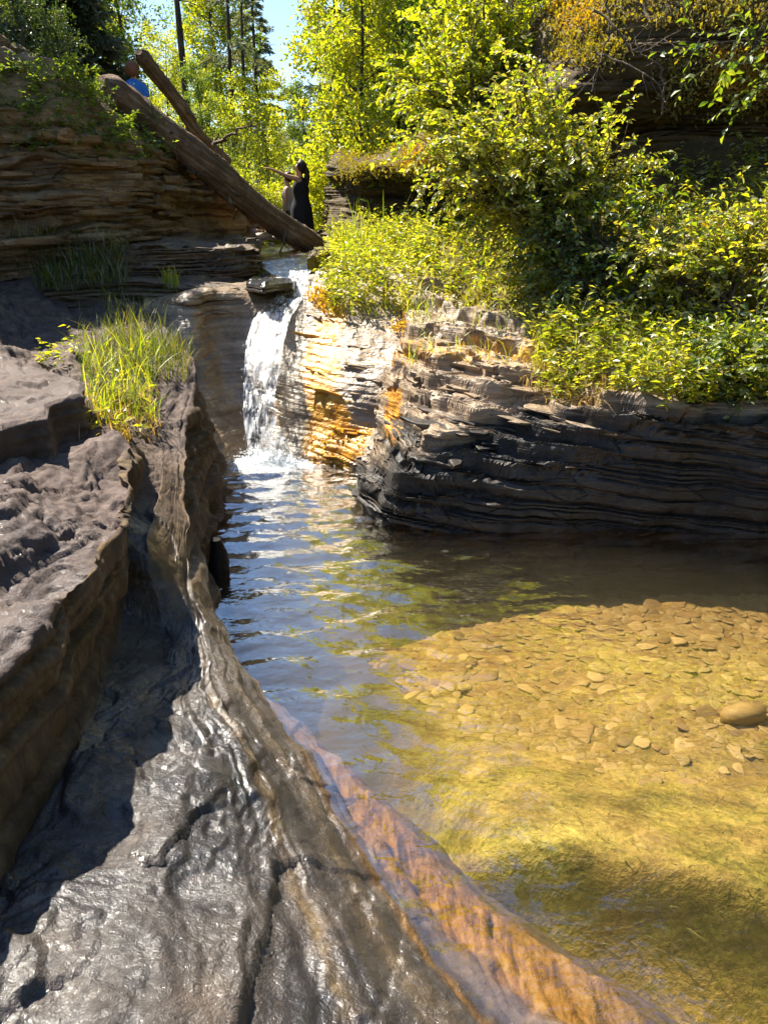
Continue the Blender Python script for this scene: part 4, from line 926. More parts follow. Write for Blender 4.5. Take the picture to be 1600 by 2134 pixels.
# ================================================================ LOGS, STONES, FALL, PEOPLE
def log(name, a, b, r0, r1, seed, label, bend=.06):
    a = np.array(a); b = np.array(b); L = np.linalg.norm(b-a); rng = np.random.default_rng(seed)
    n = 90; t = np.linspace(0, 1, n); path = np.stack([bend*np.sin(t*3.0)+.03*np.sin(t*11), .05*np.sin(t*5+1), t*L], 1)
    r = (r0*(1-t)+r1*t)*(1-.55*np.maximum(0, (.05-t)/.05)**2)*(1+.04*np.sin(t*17)+.03*rng.normal(size=n))
    o = empty(name, a); q = Vector(b-a).to_track_quat('Z', 'Y'); o.rotation_euler = q.to_euler()
    v, f = tube(path, r, 28, .0, seed)
    ang = np.arctan2(v[:, 1], v[:, 0]); nn = fbm(np.stack([np.cos(ang)*1.5, np.sin(ang)*1.5, v[:, 2]*.35], -1), 1.6, 4, seed)+.45*fbm(np.stack([np.cos(ang)*4, np.sin(ang)*4, v[:, 2]*.5], -1), 2.2, 3, seed+3)
    v[:, :2] *= (1+.17*nn)[:, None]
    mesh_from('trunk', v, f, mat['log'], o)
    for k in range(9):      # stubs of broken branches
        tt = rng.uniform(.12, .9); aa = rng.uniform(0, 6.28); d = np.array([math.cos(aa), math.sin(aa), .5]); p0 = cr(path, [tt*(n-1)])[0]+d*[1, 1, 0]*(r0*.8)
        sp = curve_path(p0-d*.05, d, rng.uniform(.08, .34), 4, rng, .15); v, f = tube(sp, .028*(1-.5*np.linspace(0, 1, 4)), 6); mesh_from('branch_stub', v, f, mat['log'], o)
    return tag(o, label, 'log')
log1 = log('fallen_log', P(205, 178, D=10.9), P(668, 520, D=14.0), .215, .20, 5, 'thick weather-worn log leaning from the cliff top down to the stream', .05)
log2 = log('fallen_log', P(288, 112, D=13.5), P(470, 335, D=15.6), .115, .11, 9, 'thinner dark log leaning behind the thick one', .03)
def dead_branch(name, pts, r, label, forks=3, seed=1):
    rng = np.random.default_rng(seed); pts = np.array(pts); n = 14; path = cr(pts, np.linspace(0, len(pts)-1, n)); path += rng.normal(0, r*.8, path.shape)
    o = empty(name, path[0]); S = Soup(); S.add(*tube(path-path[0], r*(1-.75*np.linspace(0, 1, n)), 6, 0, seed)); S.mesh('main_stem', mat['twig'], o)
    for k in range(forks):
        q = cr(path, [rng.uniform(4, 12)])[0]; v, f = tube(curve_path(q, (path[-1]-path[0])+rng.normal(0, .5, 3)*np.linalg.norm(path[-1]-path[0]), np.linalg.norm(path[-1]-path[0])*rng.uniform(.2, .45), 6, rng, .2)-path[0], r*.45*(1-.7*np.linspace(0, 1, 6)), 5, 0, seed, False)
        mesh_from('twig', v, f, mat['twig'], o)
    return tag(o, label, 'branch')
dead_branch('dead_branch', [P(442,302,D=14.6),P(470,283,D=14.5),P(500,272,D=14.3),P(545,258,D=14.2)], .035, 'crooked bare branch sticking out from the thinner log', 3, 3)
dead_branch('dead_branch', [P(594,482,D=13.2),P(590,505,D=13.0),P(583,530,D=12.9),P(576,552,D=12.7)], .022, 'thin dark stick standing in the stream under the thick log', 2, 4)
dead_branch('dead_branch', [P(360,318,D=12.0),P(385,345,D=11.9),P(400,360,D=11.8),P(412,366,D=11.7)], .03, 'broken branch stub hanging under the thick log', 2, 6)
for i, pts in enumerate([[(1240,20,8.6),(1290,60,8.4),(1330,110,8.3),(1420,60,8.2)],[(1240,110,8.5),(1300,130,8.3),(1370,170,8.1),(1380,240,8.0)],[(1380,230,8.1),(1380,150,8.1),(1340,110,8.2),(1320,80,8.3)],[(1260,0,8.6),(1270,60,8.5),(1250,120,8.4),(1230,190,8.3)]]):
    dead_branch('dead_branch', [P(a, b, D=c) for a, b, c in pts], .013, ['bare twig reaching across the dark cliff below the moss', 'forked bare twig behind the large shrub on the dark cliff', 'upright pale twig among the bare branches on the dark cliff', 'bare root hanging down the dark cliff brow'][i], 6, 10+i)
dead_branch('dead_branch', [P(1010,415,D=8.0),P(1040,395,D=8.1),P(1080,385,D=8.2),P(1120,400,D=8.3)], .010, 'bare pinkish twig under the shrub before the overhang', 5, 21)

# ---- stones
def stone_mesh(name, seed, m, flat=.45, jag=.22):
    bm = bmesh.new(); bmesh.ops.create_icosphere(bm, subdivisions=1, radius=1.0)
    rng = np.random.default_rng(seed); k = rng.uniform(.7, 1.1, 2)
    for v in bm.verts:
        c = np.array(v.co); c = c*(1+jag*rng.normal()); c[0] *= k[0]*1.15; c[1] *= k[1]*.85; c[2] = np.clip(c[2], -.6, .6)*flat*1.3; v.co = c
    me = bpy.data.meshes.new(name); bm.to_mesh(me); bm.free(); me.materials.append(m)
    for p in me.polygons: p.use_smooth = True
    return me
def stone_mat(name, cols, rough=.7, spec=.4):
    m = M(name); o = m.n('ObjectInfo').outputs['Random']; n2 = m.noise(m.pos(), 11, 4, .65)
    c = m.ramp(m.math('ADD', m.math('MULTIPLY', o, .6), m.math('MULTIPLY', n2, .4)), [(.2+.6*i/(len(cols)-1), k) for i, k in enumerate(cols)])
    return m.done(m.pbr(c, rough, m.bump(n2, .5, .01), spec))
mat['bedstone'] = stone_mat('golden_stone', [(.15, .095, .035), (.25, .16, .055), (.34, .235, .085), (.42, .31, .13), (.24, .17, .06)])
mat['drystone'] = stone_mat('stream_stone', [(.10, .07, .05), (.22, .15, .10), (.34, .24, .16), (.28, .24, .20)], .35, .5)
rng = np.random.default_rng(91)
def bed_at(x, y):
    i = np.argmin(abs(BED[:, 0, 0]-x)); j = np.argmin(abs(BED[0, :, 1]-y)); return float(BED[i, j, 2])
cand = np.zeros((0, 3))
for k in range(9000):
    x = rng.uniform(-.1, 3.1); y = rng.uniform(2.2, 5.6)
    wn_ = float(fbm(np.array([x, y, 0.]), 1.6, 3, 211)); w = float(sstep(2.9, 4.2, y+.5*(x-1.2)+1.3*wn_))*float(sstep(-.2, .6, x+.7*wn_))
    if rng.random() > w or x < .45-.35*(y-3.6): continue
    s = rng.choice([.024, .036, .050, .075], p=[.40, .32, .20, .08])*(.6+.4*w)
    if len(cand) == 0 or np.all(np.hypot((cand[:, 0]-x)*.75, cand[:, 1]-y) > .72*(cand[:, 2]+s)): cand = np.vstack([cand, [x, y, s]])
# cobbles lying edge to edge: each outline stops where it meets its neighbours
th = np.arange(13)/13*2*math.pi+.1; made = []
for (x, y, s) in cand:
    dx = cand[:, 0]-x; dy = cand[:, 1]-y; d = np.hypot(dx, dy); near = (d > 1e-6) & (d < .45); nx = dx[near]/d[near]; ny = dy[near]/d[near]; nd = d[near]*s/(s+cand[near, 2])
    c = np.cos(th)[:, None]*nx+np.sin(th)[:, None]*ny; rr_ = np.where(c > .05, nd/np.maximum(c, .05), 9).min(1) if near.any() else np.full(13, 9.)
    r = np.minimum(rr_*.97, s*1.9)*(1+.09*rng.normal(size=13))
    ring = np.stack([np.cos(th)*r, np.sin(th)*r, 0*r], 1); hgt = s*rng.uniform(.07, .22); tl = rng.normal(0, .14, 2)
    V = np.vstack([ring*.95+[0, 0, -hgt*.6], ring+[0, 0, hgt*.15], ring*.88+[0, 0, hgt*.85], ring*.45+[0, 0, hgt*1.0], ring*.01+[0, 0, hgt*1.02]]); V[:, 2] += V[:, 0]*tl[0]+V[:, 1]*tl[1]+rng.normal(0, hgt*.08, len(V))
    V = np.concatenate([V.reshape(5, 13, 3), V.reshape(5, 13, 3)[:, :1]], 1).reshape(-1, 3)
    made.append((r.mean()/(y+.6), (x, y, bed_at(x, y)-hgt*rng.choice([0, .2, .6, .95])-hgt*.75*(1-float(sstep(2.9, 4.4, y+.5*(x-1.2))))), V))
made.sort(key=lambda q: -q[0]); rest = Soup(); FQ = grid_faces(5, 14, True)
for k, (_, loc, V) in enumerate(made):
    if k < 300:
        o = mesh_from('stone', V, FQ, mat['bedstone'], bed); o.location = loc
    else: rest.add(V+np.array(loc), FQ)
if rest.n:
    o = rest.mesh('stones', mat['bedstone'], bed); tag(o, kind='stuff')
# the big pale cobble on the bed
big = add('boulder', stone_mesh('boulder', 33, mat['bedstone'], .5, .05), None); q = P(1548, 1492, z=-.30)
big.location = (q[0], q[1], bed_at(q[0], q[1])+.035); big.scale = (.15, .11, .13); big.rotation_euler = (0, 0, .2); tag(big, 'largest pale rounded cobble lying on the pool bed by the picture edge', 'stone')
SD = [stone_mesh('stone', 50+s, mat['drystone'], .6) for s in range(5)]
sts = [(548,492,13.2,.16),(562,484,14.0,.14),(572,496,13.6,.10),(588,488,15,.13),(555,475,15.5,.2),(575,470,17,.2),(540,505,12.8,.13),(600,483,17.5,.14),(533,485,13.6,.18),(566,508,12.6,.07),(652,520,14.2,.16)]
lbs = ['pale tan stone at the foot of the cliff end by the stream', 'brown stone behind the pale tan one', 'small stone at the stream edge under the log', 'stone in mid-stream under the log', 'rounded stone further up the stream', 'far stone at the bend of the stream', 'wet stone at the corner of the top ledge', 'small far stone beside the yellow boots', 'stone leaning against the cliff end', 'tiny wet stone in the glittering water', 'dark stone under the foot of the thick log']
for k, (a, b, D, s) in enumerate(sts):
    o = add('stream_stone', SD[k % 5], None); o.location = P(a, b, D=D); o.scale = (s, s*.9, s*.8); o.rotation_euler = (0, 0, k*1.3); tag(o, lbs[k], 'stone')

# ---- separate slabs and blocks
def slab(name, outline, z0, z1, m, seed, label, cat='rock', tilt=(0, 0), parent=None, cell=.05, amp=.03):
    """an irregular bedded block: outline in plan, top and bottom height"""
    out = np.array(outline, float); rng = np.random.default_rng(seed); N = 240 if m is mat['slab'] else 96
    seg = np.linalg.norm(np.roll(out, -1, 0)-out, axis=1); cum = np.concatenate([[0], np.cumsum(seg)]); cl_ = np.vstack([out, out[:1]])
    s = np.linspace(0, cum[-1], N, endpoint=False); ring = np.stack([np.interp(s, cum, cl_[:, k]) for k in (0, 1)], 1)
    cen = ring.mean(0); H = z1-z0; nz = max(6, int(H/.02)); rows = []
    for j in range(nz+1):
        t = j/nz; p = np.concatenate([ring, np.full((N, 1), z0+H*t)], 1); nn = np.concatenate([ring-cen, np.zeros((N, 1))], 1); nn /= np.linalg.norm(nn, axis=1, keepdims=True)
        rows.append(strata(p+nn*(.035*fbm(p, 3.0, 3, seed))[:, None], nn, amp, .8, (0, 0), 2.0, seed, .7, .02))
    KR = 56 if m is mat['slab'] else 14
    for k in range(1, KR+1):
        q = rows[nz].copy(); q[:, :2] = cen+(q[:, :2]-cen)*(1-k/KR*.999); e_, c_, t_ = voro(q[:, 0]*5+.4*fbm(q, 3, 3, seed+7), q[:, 1]*3.4, seed)
        q[:, 2] = z1+.012*stair(fbm(q, 2.2, 4, seed+5)*4, .15)+.012*fbm(q, 7, 4, seed+6, .6)+.010*c_+.03*t_-.012*np.exp(-(e_/.05)**2)-.018*(k < 2); rows.append(q)
    G = np.array(rows); G[..., 2] += tilt[0]*(G[..., 0]-cen[0])+tilt[1]*(G[..., 1]-cen[1])
    Gc = np.concatenate([G, G[:, :1]], 1)
    o = mesh_from(name, Gc.reshape(-1, 3), grid_faces(Gc.shape[0], Gc.shape[1], True), m, parent, smooth=(m is mat['slab']))
    M_, N_ = Gc.shape[:2]
    for an, val in (('tan', .35*(np.arange(M_) < nz)), ('ochre', 0*np.arange(M_)), ('wet', .12+0*np.arange(M_)), ('moss', 0*np.arange(M_))):
        at = o.data.attributes.new(an, 'FLOAT', 'POINT'); at.data.foreach_set('value', np.repeat(val, N_).astype(np.float32))
    return tag(o, label, cat) if parent is None else o
def plan(pts, z): return [tuple(P(a, b, z=z)[:2]) for a, b in pts]
mat['lip'] = rock_mat('wet_black_shale', [(.010, .009, .008), (.022, .018, .015), (.045, .036, .028)], 1, 15, .5, (.10, .3), .012)
slab('rock_block', plan([(-160,980),(0,905),(70,882),(100,880),(110,850),(180,835),(178,805),(100,780),(0,742),(-250,800),(-300,920)], 1.16), .80, 1.18, mat['slab'], 301, 'thick dark slate block lying on the near terrace', 'rock')
slab('rock_slab', plan([(512,588),(548,594),(585,588),(612,586),(620,577),(604,566),(575,560),(540,556),(520,564)], 1.60), 1.51, 1.585, mat['lip'], 302, 'dark flat slab with a wet shine at the lip of the waterfall', 'rock')
slab('rock_slab', plan([(596,548),(655,550),(660,538),(640,532),(600,536)], 1.60), 1.45, 1.66, mat['ledge'], 303, 'dark flat stone the person in black stands on', 'rock')
slab('rock_slab', plan([(640,540),(700,520),(760,498),(720,488),(670,494),(645,520)], 1.80), 1.4, 1.80, mat['ledge'], 304, 'sloping grey slab under the foot of the thick log', 'rock', (.12, 0))
slab('rock_slab', plan([(300,600),(380,602),(480,606),(530,600),(525,590),(400,585),(310,588)], 1.47), 1.30, 1.5, mat['ledge'], 305, 'long thin ledge slab at the head of the pale wall', 'rock')
# plates breaking out of the bedding: parts of the rock they stick out of
def plate(G, NN, px_, py_, parent, m, seed, L, W, T, dip):
    pts = G.reshape(-1, 3); qx, qy, _ = PIX(pts); i = np.argmin((qx-px_)**2+(qy-py_)**2+((NN.reshape(-1, 3)[:, 1] > .3)*1e6)); c = pts[i]; nn = NN.reshape(-1, 3)[i].copy(); nn[2] = 0; nn /= max(1e-6, np.linalg.norm(nn))
    rng = np.random.default_rng(seed); k = 18; a = np.arange(k)/k*2*math.pi; sd = np.array([-nn[1], nn[0], 0])
    r = 1+.28*rng.normal(size=k); e = np.abs(np.cos(a))**.7*np.sign(np.cos(a)); h = np.abs(np.sin(a))**.7*np.sign(np.sin(a))
    ring = (e*r*L/2)[:, None]*sd+(h*r*W/2)[:, None]*nn
    ring[:, 2] += -dip[0]*ring[:, 0]-dip[1]*ring[:, 1]
    rows = [ring*.80+[0, 0, -T], ring*.96+[0, 0, -T*.75], ring*1.0+[0, 0, -T*.25], ring*.97+[0, 0, 0], ring*.55+[0, 0, T*.10], ring*.02+[0, 0, T*.12]]
    V = np.array(rows); V[2:4] += rng.normal(0, T*.10, V[2:4].shape); V = np.concatenate([V, V[:, :1]], 1)+c-nn*W*.33
    dv = float(np.clip((c[2]-.62)/.3, 0, 1)); one = np.ones(6*(k+1))  # higher plates take the same painted sunlit tone
    o = mesh_from('plate', V.reshape(-1, 3), grid_faces(6, k+1, True), m, parent, smooth=False, attrs={'dry': one*dv, 'moss': one*(float(FWM.ravel()[i]) if G is FWG else 0)})  # 'dry' carries the painted sunlit tone
    return o
rng = np.random.default_rng(8)
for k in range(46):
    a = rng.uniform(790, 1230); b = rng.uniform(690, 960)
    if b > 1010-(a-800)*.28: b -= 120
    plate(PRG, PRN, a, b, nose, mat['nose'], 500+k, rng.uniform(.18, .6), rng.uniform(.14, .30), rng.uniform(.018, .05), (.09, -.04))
for k in range(14):
    a = rng.uniform(600, 800); b = rng.uniform(640, 950)
    plate(FWG, FWN, a, b, fallrock, mat['fallrock'], 600+k, rng.uniform(.2, .6), rng.uniform(.10, .22), rng.uniform(.015, .045), (.10, -.05))
for k in range(60):
    a = rng.uniform(0, 500); b = rng.uniform(260, 500)
    plate(CLG, CLN, a, b, cliff, mat['cliff'], 700+k, rng.uniform(.35, 1.1), rng.uniform(.16, .4), rng.uniform(.03, .09), (-.10, .05))
# dark stump standing in the water by the rim
q = P(457, 1185, z=0)
S = Soup(); v, f = tube(curve_path((0, 0, -.5), (.02, 0, 1), .74, 9, np.random.default_rng(4), .02), [.10, .10, .095, .09, .09, .085, .08, .07, .045], 16, .9, 4); S.add(v, f)
mat['stump'] = bark('wet_black_wood', (.006, .005, .005), (.014, .012, .011), (.03, .026, .022))
o = S.mesh('stump', mat['stump']); o.location = (q[0]-.02, q[1], 0); tag(o, 'black stump of wood standing in the water against the near rim', 'stump')

# ---- waterfall
def fall_mat(name, dens, a=(.88, .91, .95)):
    m = M(name)
    n1 = m.noise(m.pos((1, .30, .13)), 30, 4, .65, .5); n2 = m.noise(m.pos((1, .6, .5)), 9, 3, .6)
    k = m.ramp(m.math('ADD', m.math('MULTIPLY', n1, .7), m.math('MULTIPLY', n2, .3)), [(.50-dens*.2, 0.0), (.62-dens*.12, 1.0)])
    b = m.bump(n1, .8, .03)
    wht = m.n('MixShader', i0=.4, i1=m.pbr(a, .3, b, .6).outputs[0], i2=m.n('BsdfTranslucent', Color=(*a, 1)).outputs[0])
    clear = m.n('MixShader', i0=schlick(m, b), i1=m.n('BsdfTransparent', Color=(.85, .88, .88, 1)).outputs[0], i2=m.n('BsdfGlossy', Roughness=.12, Normal=b).outputs[0])
    return m.done(m.n('MixShader', i0=k, i1=clear.outputs[0], i2=wht.outputs[0]))
mat['fall'] = fall_mat('falling_water', .24); mat['spray'] = fall_mat('spray', 1.3)
wf = empty('waterfall', P(560, 960, z=0)); wl = np.array(wf.location)
rowsF = [(606,650,572,9.95),(598,640,600,9.55),(572,630,632,9.1),(540,612,662,8.75),(520,598,700,8.42),(513,588,760,8.06),(511,578,820,7.82),(512,580,880,7.58),(518,600,930,7.38),(520,622,966,7.22)]
c = np.array([[P(a+(b-a)*t, y, D=D-.03+.06*math.cos(t*3.14)) for t in (0, .25, .5, .75, 1)] for a, b, y, D in rowsF]).transpose(1, 0, 2)
g = loft(c, [14]*4, [16]*9, False, False, 0); n = gnormals(g)
if n[..., 1].mean() > 0: n = -n
g = g + n*(.05+.030*fbm(g*[1, .4, .16], 16, 3, 401)+.03*fbm(g*[1, .6, .4], 5, 3, 402))[..., None]
grid_obj('sheet', g-wl, mat['fall'], wf)
# lit film running over the rock right of the fall
c = np.array([[P(a+(b-a)*t, y, D=D) for t in (0, .5, 1)] for a, b, y, D in [(588,640,690,8.32),(578,640,760,7.92),(566,642,830,7.66),(570,650,890,7.42),(590,650,940,7.22)]]).transpose(1, 0, 2)
# strands and drops: short streaks thrown along the fall
S = Soup(); rng = np.random.default_rng(5); k = 750
tt = rng.random(k)**.75; ii = (tt*(g.shape[1]-1)).astype(int); uu = np.clip(rng.normal(.5, .30, k), 0, 1); jj = (uu*(g.shape[0]-1)).astype(int)
base = g[jj, ii]+n[jj, ii]*rng.uniform(-.01, .09, (k, 1))*(0.4+tt[:, None])+rng.normal(0, .012, (k, 3))
i2 = np.minimum(ii+3, g.shape[1]-1); fl = g[jj, i2]-g[jj, np.maximum(i2-6, 0)]
v, f = leaf_quads(base, fl+rng.normal(0, .05, (k, 3)), rng.uniform(.012, .05, k), rng, .14, .02); S.add(v, f)
md = M('white_drops'); md_sh = md.n('MixShader', i0=.35, i1=md.pbr((.88, .91, .94), .2, None, .6).outputs[0], i2=md.n('BsdfTranslucent', Color=(.9, .92, .95, 1)).outputs[0]); mat['drop'] = md.done(md_sh)
o = S.mesh('strands', mat['drop'], wf, smooth=False); o.data.transform(Matrix.Translation(-Vector(wl))); tag(o, kind='stuff')
S = Soup(); k = 1300; a = rng.uniform(0, 6.28, k); r = np.abs(rng.normal(0, .22, k)); c0 = P(568, 962, z=0)
base = np.stack([c0[0]+np.cos(a)*r*1.25, c0[1]-.02+np.sin(a)*r*.6, .01+np.abs(rng.normal(0, .09, k))*np.exp(-r*2.2)], 1)
v, f = leaf_quads(base, np.stack([np.cos(a)*.5, np.sin(a)*.5, rng.normal(.4, .6, k)], 1), rng.uniform(.008, .03, k), rng, .55, .1); S.add(v, f)
o = S.mesh('splash', mat['drop'], wf, smooth=False); o.data.transform(Matrix.Translation(-Vector(wl))); tag(o, kind='stuff')
tag(wf, 'white waterfall sliding down the chute into the pool', 'waterfall')

# ---- people
def solid(name, col, rough=.7, spec=.3):
    m = M(name); n1 = m.noise(m.n('TexCoord').outputs['Object'], 9, 3, .6)
    return m.done(m.pbr(m.mix(m.math('MULTIPLY', n1, .35), (*col, 1), (*[c*.6 for c in col], 1)), rough, None, spec))
mat['skin'] = solid('skin', (.42, .23, .15), .5, .4); mat['black'] = solid('black_cloth', (.012, .012, .014), .8); mat['hair'] = solid('dark_hair', (.025, .015, .010), .5)
mat['auburn'] = solid('auburn_hair', (.16, .065, .03), .55); mat['blue'] = solid('blue_cloth', (.03, .17, .55), .8); mat['white'] = solid('pale_cloth', (.34, .32, .31), .8); mat['yellow'] = solid('yellow_rubber', (.75, .50, .02), .35); mat['shoe'] = solid('dark_shoe', (.02, .018, .018), .6); mat['jeans'] = solid('dark_shorts', (.03, .035, .06), .8)
def body(parent, J, E_, scale=1.0):
    """one continuous figure grown round a skeleton"""
    names = list(J); me = bpy.data.meshes.new('body'); me.from_pydata([tuple(np.array(J[k][:3])*scale) for k in names], [(names.index(a), names.index(b)) for a, b in E_], [])
    o = bpy.data.objects.new('body', me); COL.objects.link(o); o.parent = parent
    md_ = o.modifiers.new('Skin', 'SKIN'); sl = me.skin_vertices[0] if me.skin_vertices else None
    if sl is None:
        bm = bmesh.new(); bm.from_mesh(me); lay = bm.verts.layers.skin.verify(); bm.to_mesh(me); bm.free(); sl = me.skin_vertices[0]
    for i, k in enumerate(names):
        r = J[k][3]*scale; rr_ = J[k][4]*scale if len(J[k]) > 4 else r; sl.data[i].radius = (r, rr_); sl.data[i].use_root = (k == 'pelvis')
    o.modifiers.new('Sub', 'SUBSURF').levels = 1; o.modifiers['Sub'].render_levels = 2; me.materials.append(mat['skin'])
    dg = bpy.context.evaluated_depsgraph_get(); dg.update(); ev = o.evaluated_get(dg); m2 = bpy.data.meshes.new_from_object(ev)
    o.modifiers.clear(); o.data = m2; m2.materials.clear(); m2.materials.append(mat['skin'])
    for p in m2.polygons: p.use_smooth = True
    return o
def garment(name, parent, rings, m, seg=20, fold=.03, seed=1):
    """a cloth tube: rings of (x, y, z, half width x, half depth y)"""
    R_ = cr(np.array(rings, float), np.linspace(0, len(rings)-1, 6*len(rings))); a = np.arange(seg+1)/seg*2*math.pi
    g = np.stack([np.stack([r[0]+np.cos(a)*r[3], r[1]+np.sin(a)*r[4], r[2]+0*a], 1) for r in R_])
    k = fbm(np.stack([np.cos(a)[None]*2+0*g[..., 0], np.sin(a)[None]*2+0*g[..., 0], g[..., 2]*1.2], -1), 1.5, 3, seed); cen = R_[:, None, :3]
    g = cen+(g-cen)*(1+fold*2*k)[..., None]; g[:, -1] = g[:, 0]
    return grid_obj(name, g, m, parent)
def ball(name, parent, c, r, m, jag=.0, seed=1, sub=3):
    bm = bmesh.new(); bmesh.ops.create_icosphere(bm, subdivisions=sub, radius=1); rng = np.random.default_rng(seed)
    co = np.array([v.co[:] for v in bm.verts]); k = 1+jag*fbm(co, 2.5, 3, seed); co = co*k[:, None]*np.array(r)+np.array(c)
    for v, p in zip(bm.verts, co): v.co = p
    me = bpy.data.meshes.new(name); bm.to_mesh(me); bm.free(); me.materials.append(m)
    for p in me.polygons: p.use_smooth = True
    return add(name, me, parent)
def hand(J, E_, wrist, pref, d, side, r=.009):
    """palm and five fingers beyond a wrist joint"""
    w = np.array(J[wrist][:3]); d = np.array(d, float); d /= np.linalg.norm(d); s = np.array(side, float); s /= np.linalg.norm(s); J[pref+'palm'] = (*(w+d*.075), .026, .016); E_.append((wrist, pref+'palm'))
    for i, (o_, L) in enumerate([(-.030, .055), (-.011, .072), (.009, .078), (.028, .070)]):
        a = pref+'f%d' % i; J[a] = (*(w+d*.10+s*o_), r); J[a+'t'] = (*(w+d*(.10+L)+s*o_*1.25+np.array([0, 0, -.012])), r*.75); E_ += [(pref+'palm', a), (a, a+'t')]
    a = pref+'th'; J[a] = (*(w+d*.05+s*.045), r*1.1); J[a+'t'] = (*(w+d*.085+s*.062), r*.85); E_ += [(wrist, a), (a, a+'t')]
def person_parts(o, J, E_, head, face, hairm, s=1.0):
    h = np.array(head); b_ = body(o, J, E_)
    return b_
# woman in black behind the log, arm stretched towards the cliff, facing -x
o = empty('person', P(632, 534, D=15.4)); o['label'] = 'person in a long black sleeveless dress pointing across the log'; o['category'] = 'person'
J = {'pelvis': (0,0,.88,.13,.11), 'waist': (0,0,1.04,.105,.09), 'chest': (-.005,0,1.24,.125,.10), 'neck': (-.01,0,1.40,.048), 'jaw': (-.03,0,1.475,.06), 'head': (-.02,0,1.56,.088,.08), 'crown': (-.015,0,1.615,.07),
     'shl': (-.02,-.15,1.345,.052), 'ell': (-.24,-.20,1.40,.040), 'wrl': (-.46,-.23,1.50,.026), 'shr': (0,.15,1.345,.052), 'elr': (.02,.21,1.10,.040), 'wrr': (-.06,.22,.88,.027),
     'hl': (0,-.085,.80,.095), 'knl': (-.03,-.09,.46,.058), 'anl': (0,-.09,.085,.036), 'tol': (-.14,-.09,.035,.035), 'hr': (0,.085,.80,.095), 'knr': (.01,.09,.46,.058), 'anr': (.05,.09,.085,.036), 'tor': (-.09,.09,.035,.035)}
E_ = [('pelvis','waist'),('waist','chest'),('chest','neck'),('neck','jaw'),('jaw','head'),('head','crown'),('chest','shl'),('shl','ell'),('ell','wrl'),('chest','shr'),('shr','elr'),('elr','wrr'),('pelvis','hl'),('hl','knl'),('knl','anl'),('anl','tol'),('pelvis','hr'),('hr','knr'),('knr','anr'),('anr','tor')]
hand(J, E_, 'wrl', 'l', (-.9,-.1,.25), (0,1,.1)); hand(J, E_, 'wrr', 'r', (-.15,0,-1), (1,0,0))
body(o, J, E_)
garment('dress', o, [(0,0,.42,.23,.20),(0,0,.62,.205,.19),(0,0,.85,.19,.175),(0,0,1.03,.145,.14),(-.005,0,1.2,.155,.17),(-.005,0,1.33,.10,.15),(-.005,0,1.385,.06,.085)], mat['black'], 22, .05, 3)
ball('hair', o, (.025,0,1.565), (.098,.098,.118), mat['hair'], .25, 4); garment('ponytail', o, [(.09,0,1.60,.02,.03),(.12,0,1.5,.045,.06),(.12,0,1.36,.05,.07),(.11,0,1.22,.03,.045),(.10,0,1.14,.008,.01)], mat['hair'], 12, .1, 5)
ball('sunglasses', o, (-.108,0,1.565), (.016,.07,.019), mat['black'], 0, 1, 2); ball('nose', o, (-.115,0,1.535), (.016,.013,.022), mat['skin'], 0, 1, 2)
ball('shoe', o, (-.06,-.09,.04), (.135,.05,.05), mat['shoe'], .08, 6); ball('shoe', o, (-.01,.09,.04), (.135,.05,.05), mat['shoe'], .08, 7)
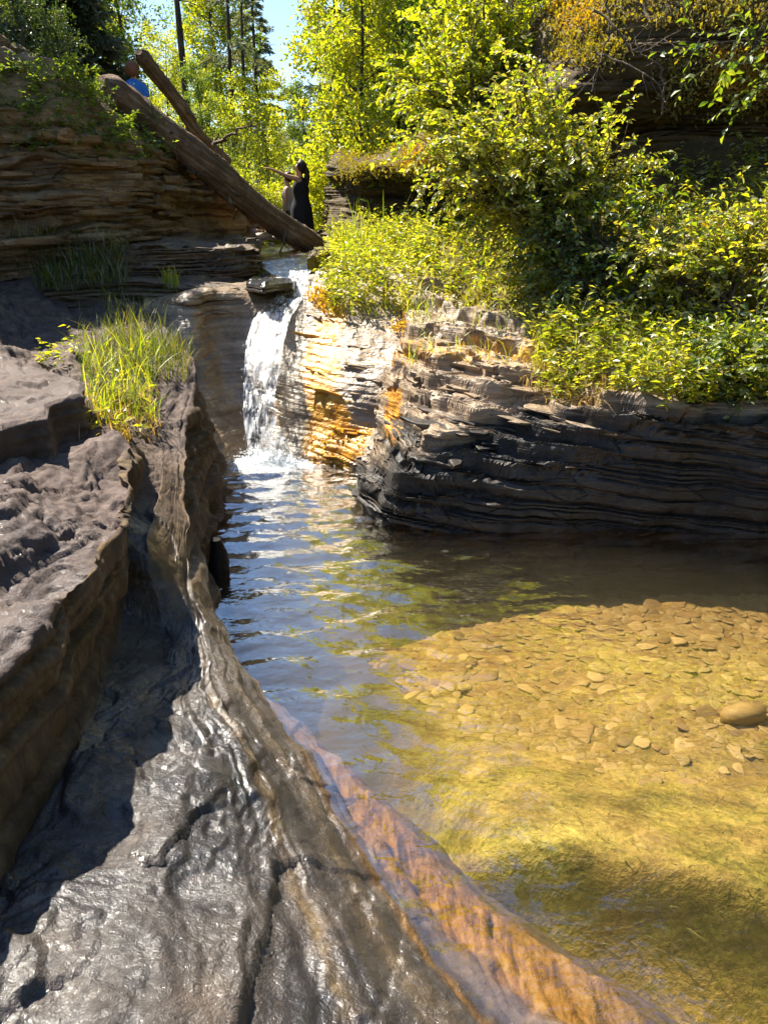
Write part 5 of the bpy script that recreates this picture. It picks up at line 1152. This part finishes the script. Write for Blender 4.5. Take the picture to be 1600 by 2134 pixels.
# companion behind her
o = empty('person', P(606, 521, D=16.3)); o.scale = (.86,)*3; tag(o, 'shorter person in a pale top and yellow boots, half hidden behind the black dress', 'person')
J2 = dict(J); J2.update({'ell': (-.05,-.20,1.10,.038), 'wrl': (-.06,-.20,.88,.026), 'elr': (.03,.20,1.10,.038), 'wrr': (.0,.21,.88,.026)})
for k in [k for k in J2 if k[0] in 'lr' and k[1:2] in ('p', 'f', 't')]: J2.pop(k)
E2 = [e for e in E_ if e[0] in J2 and e[1] in J2]; hand(J2, E2, 'wrl', 'l', (-.1,0,-1), (-1,0,0)); hand(J2, E2, 'wrr', 'r', (-.1,0,-1), (-1,0,0)); body(o, J2, E2)
garment('top', o, [(0,0,.86,.165,.16),(0,0,1.03,.14,.14),(-.005,0,1.2,.15,.165),(-.005,0,1.33,.10,.15),(-.005,0,1.38,.06,.085)], mat['white'], 20, .04, 8); garment('shorts', o, [(0,0,.52,.16,.19),(0,0,.7,.16,.18),(0,0,.90,.155,.15)], mat['black'], 20, .04, 9)
ball('hair', o, (.02,0,1.57), (.10,.10,.115), mat['hair'], .25, 10)
for s_ in (-1, 1): garment('boot', o, [(-.10,s_*.09,.0,.05,.05),(-.03,s_*.09,.03,.11,.055),(.0,s_*.09,.12,.06,.058),(.0,s_*.09,.34,.062,.062)], mat['yellow'], 14, .02, 11+s_)
# boy in a blue shirt behind the upper end of the log, seen from behind
hd = P(276, 145, D=12.4); o = empty('person', (hd[0], hd[1], hd[2]-1.10)); tag(o, 'curly-haired person in a blue shirt behind the top of the log', 'person')
J3 = {k: (v[0]*.72, v[1]*.72, v[2]*.70, *[r*.78 for r in v[3:]]) for k, v in J2.items()}
rot = lambda x, y: (y, -x)
J3 = {k: (*rot(v[0], v[1]), v[2], *v[3:]) for k, v in J3.items()}
body(o, J3, E2)
garment('shirt', o, [(0,0,.58,.135,.115),(0,0,.74,.125,.11),(0,.0,.86,.145,.115),(0,0,.94,.125,.085),(0,0,.985,.055,.05)], mat['blue'], 20, .05, 12)
for s_ in (-1, 1): garment('sleeve', o, [(s_*.155,.0,.76,.055,.05),(s_*.14,0,.86,.06,.055),(s_*.10,0,.935,.045,.045)], mat['blue'], 12, .04, 13+s_)
garment('shorts', o, [(0,0,.36,.145,.12),(0,0,.5,.14,.115),(0,0,.62,.13,.105)], mat['jeans'], 18, .04, 15)
ball('hair', o, (0,-.008,1.115), (.098,.10,.10), mat['auburn'], .35, 16)
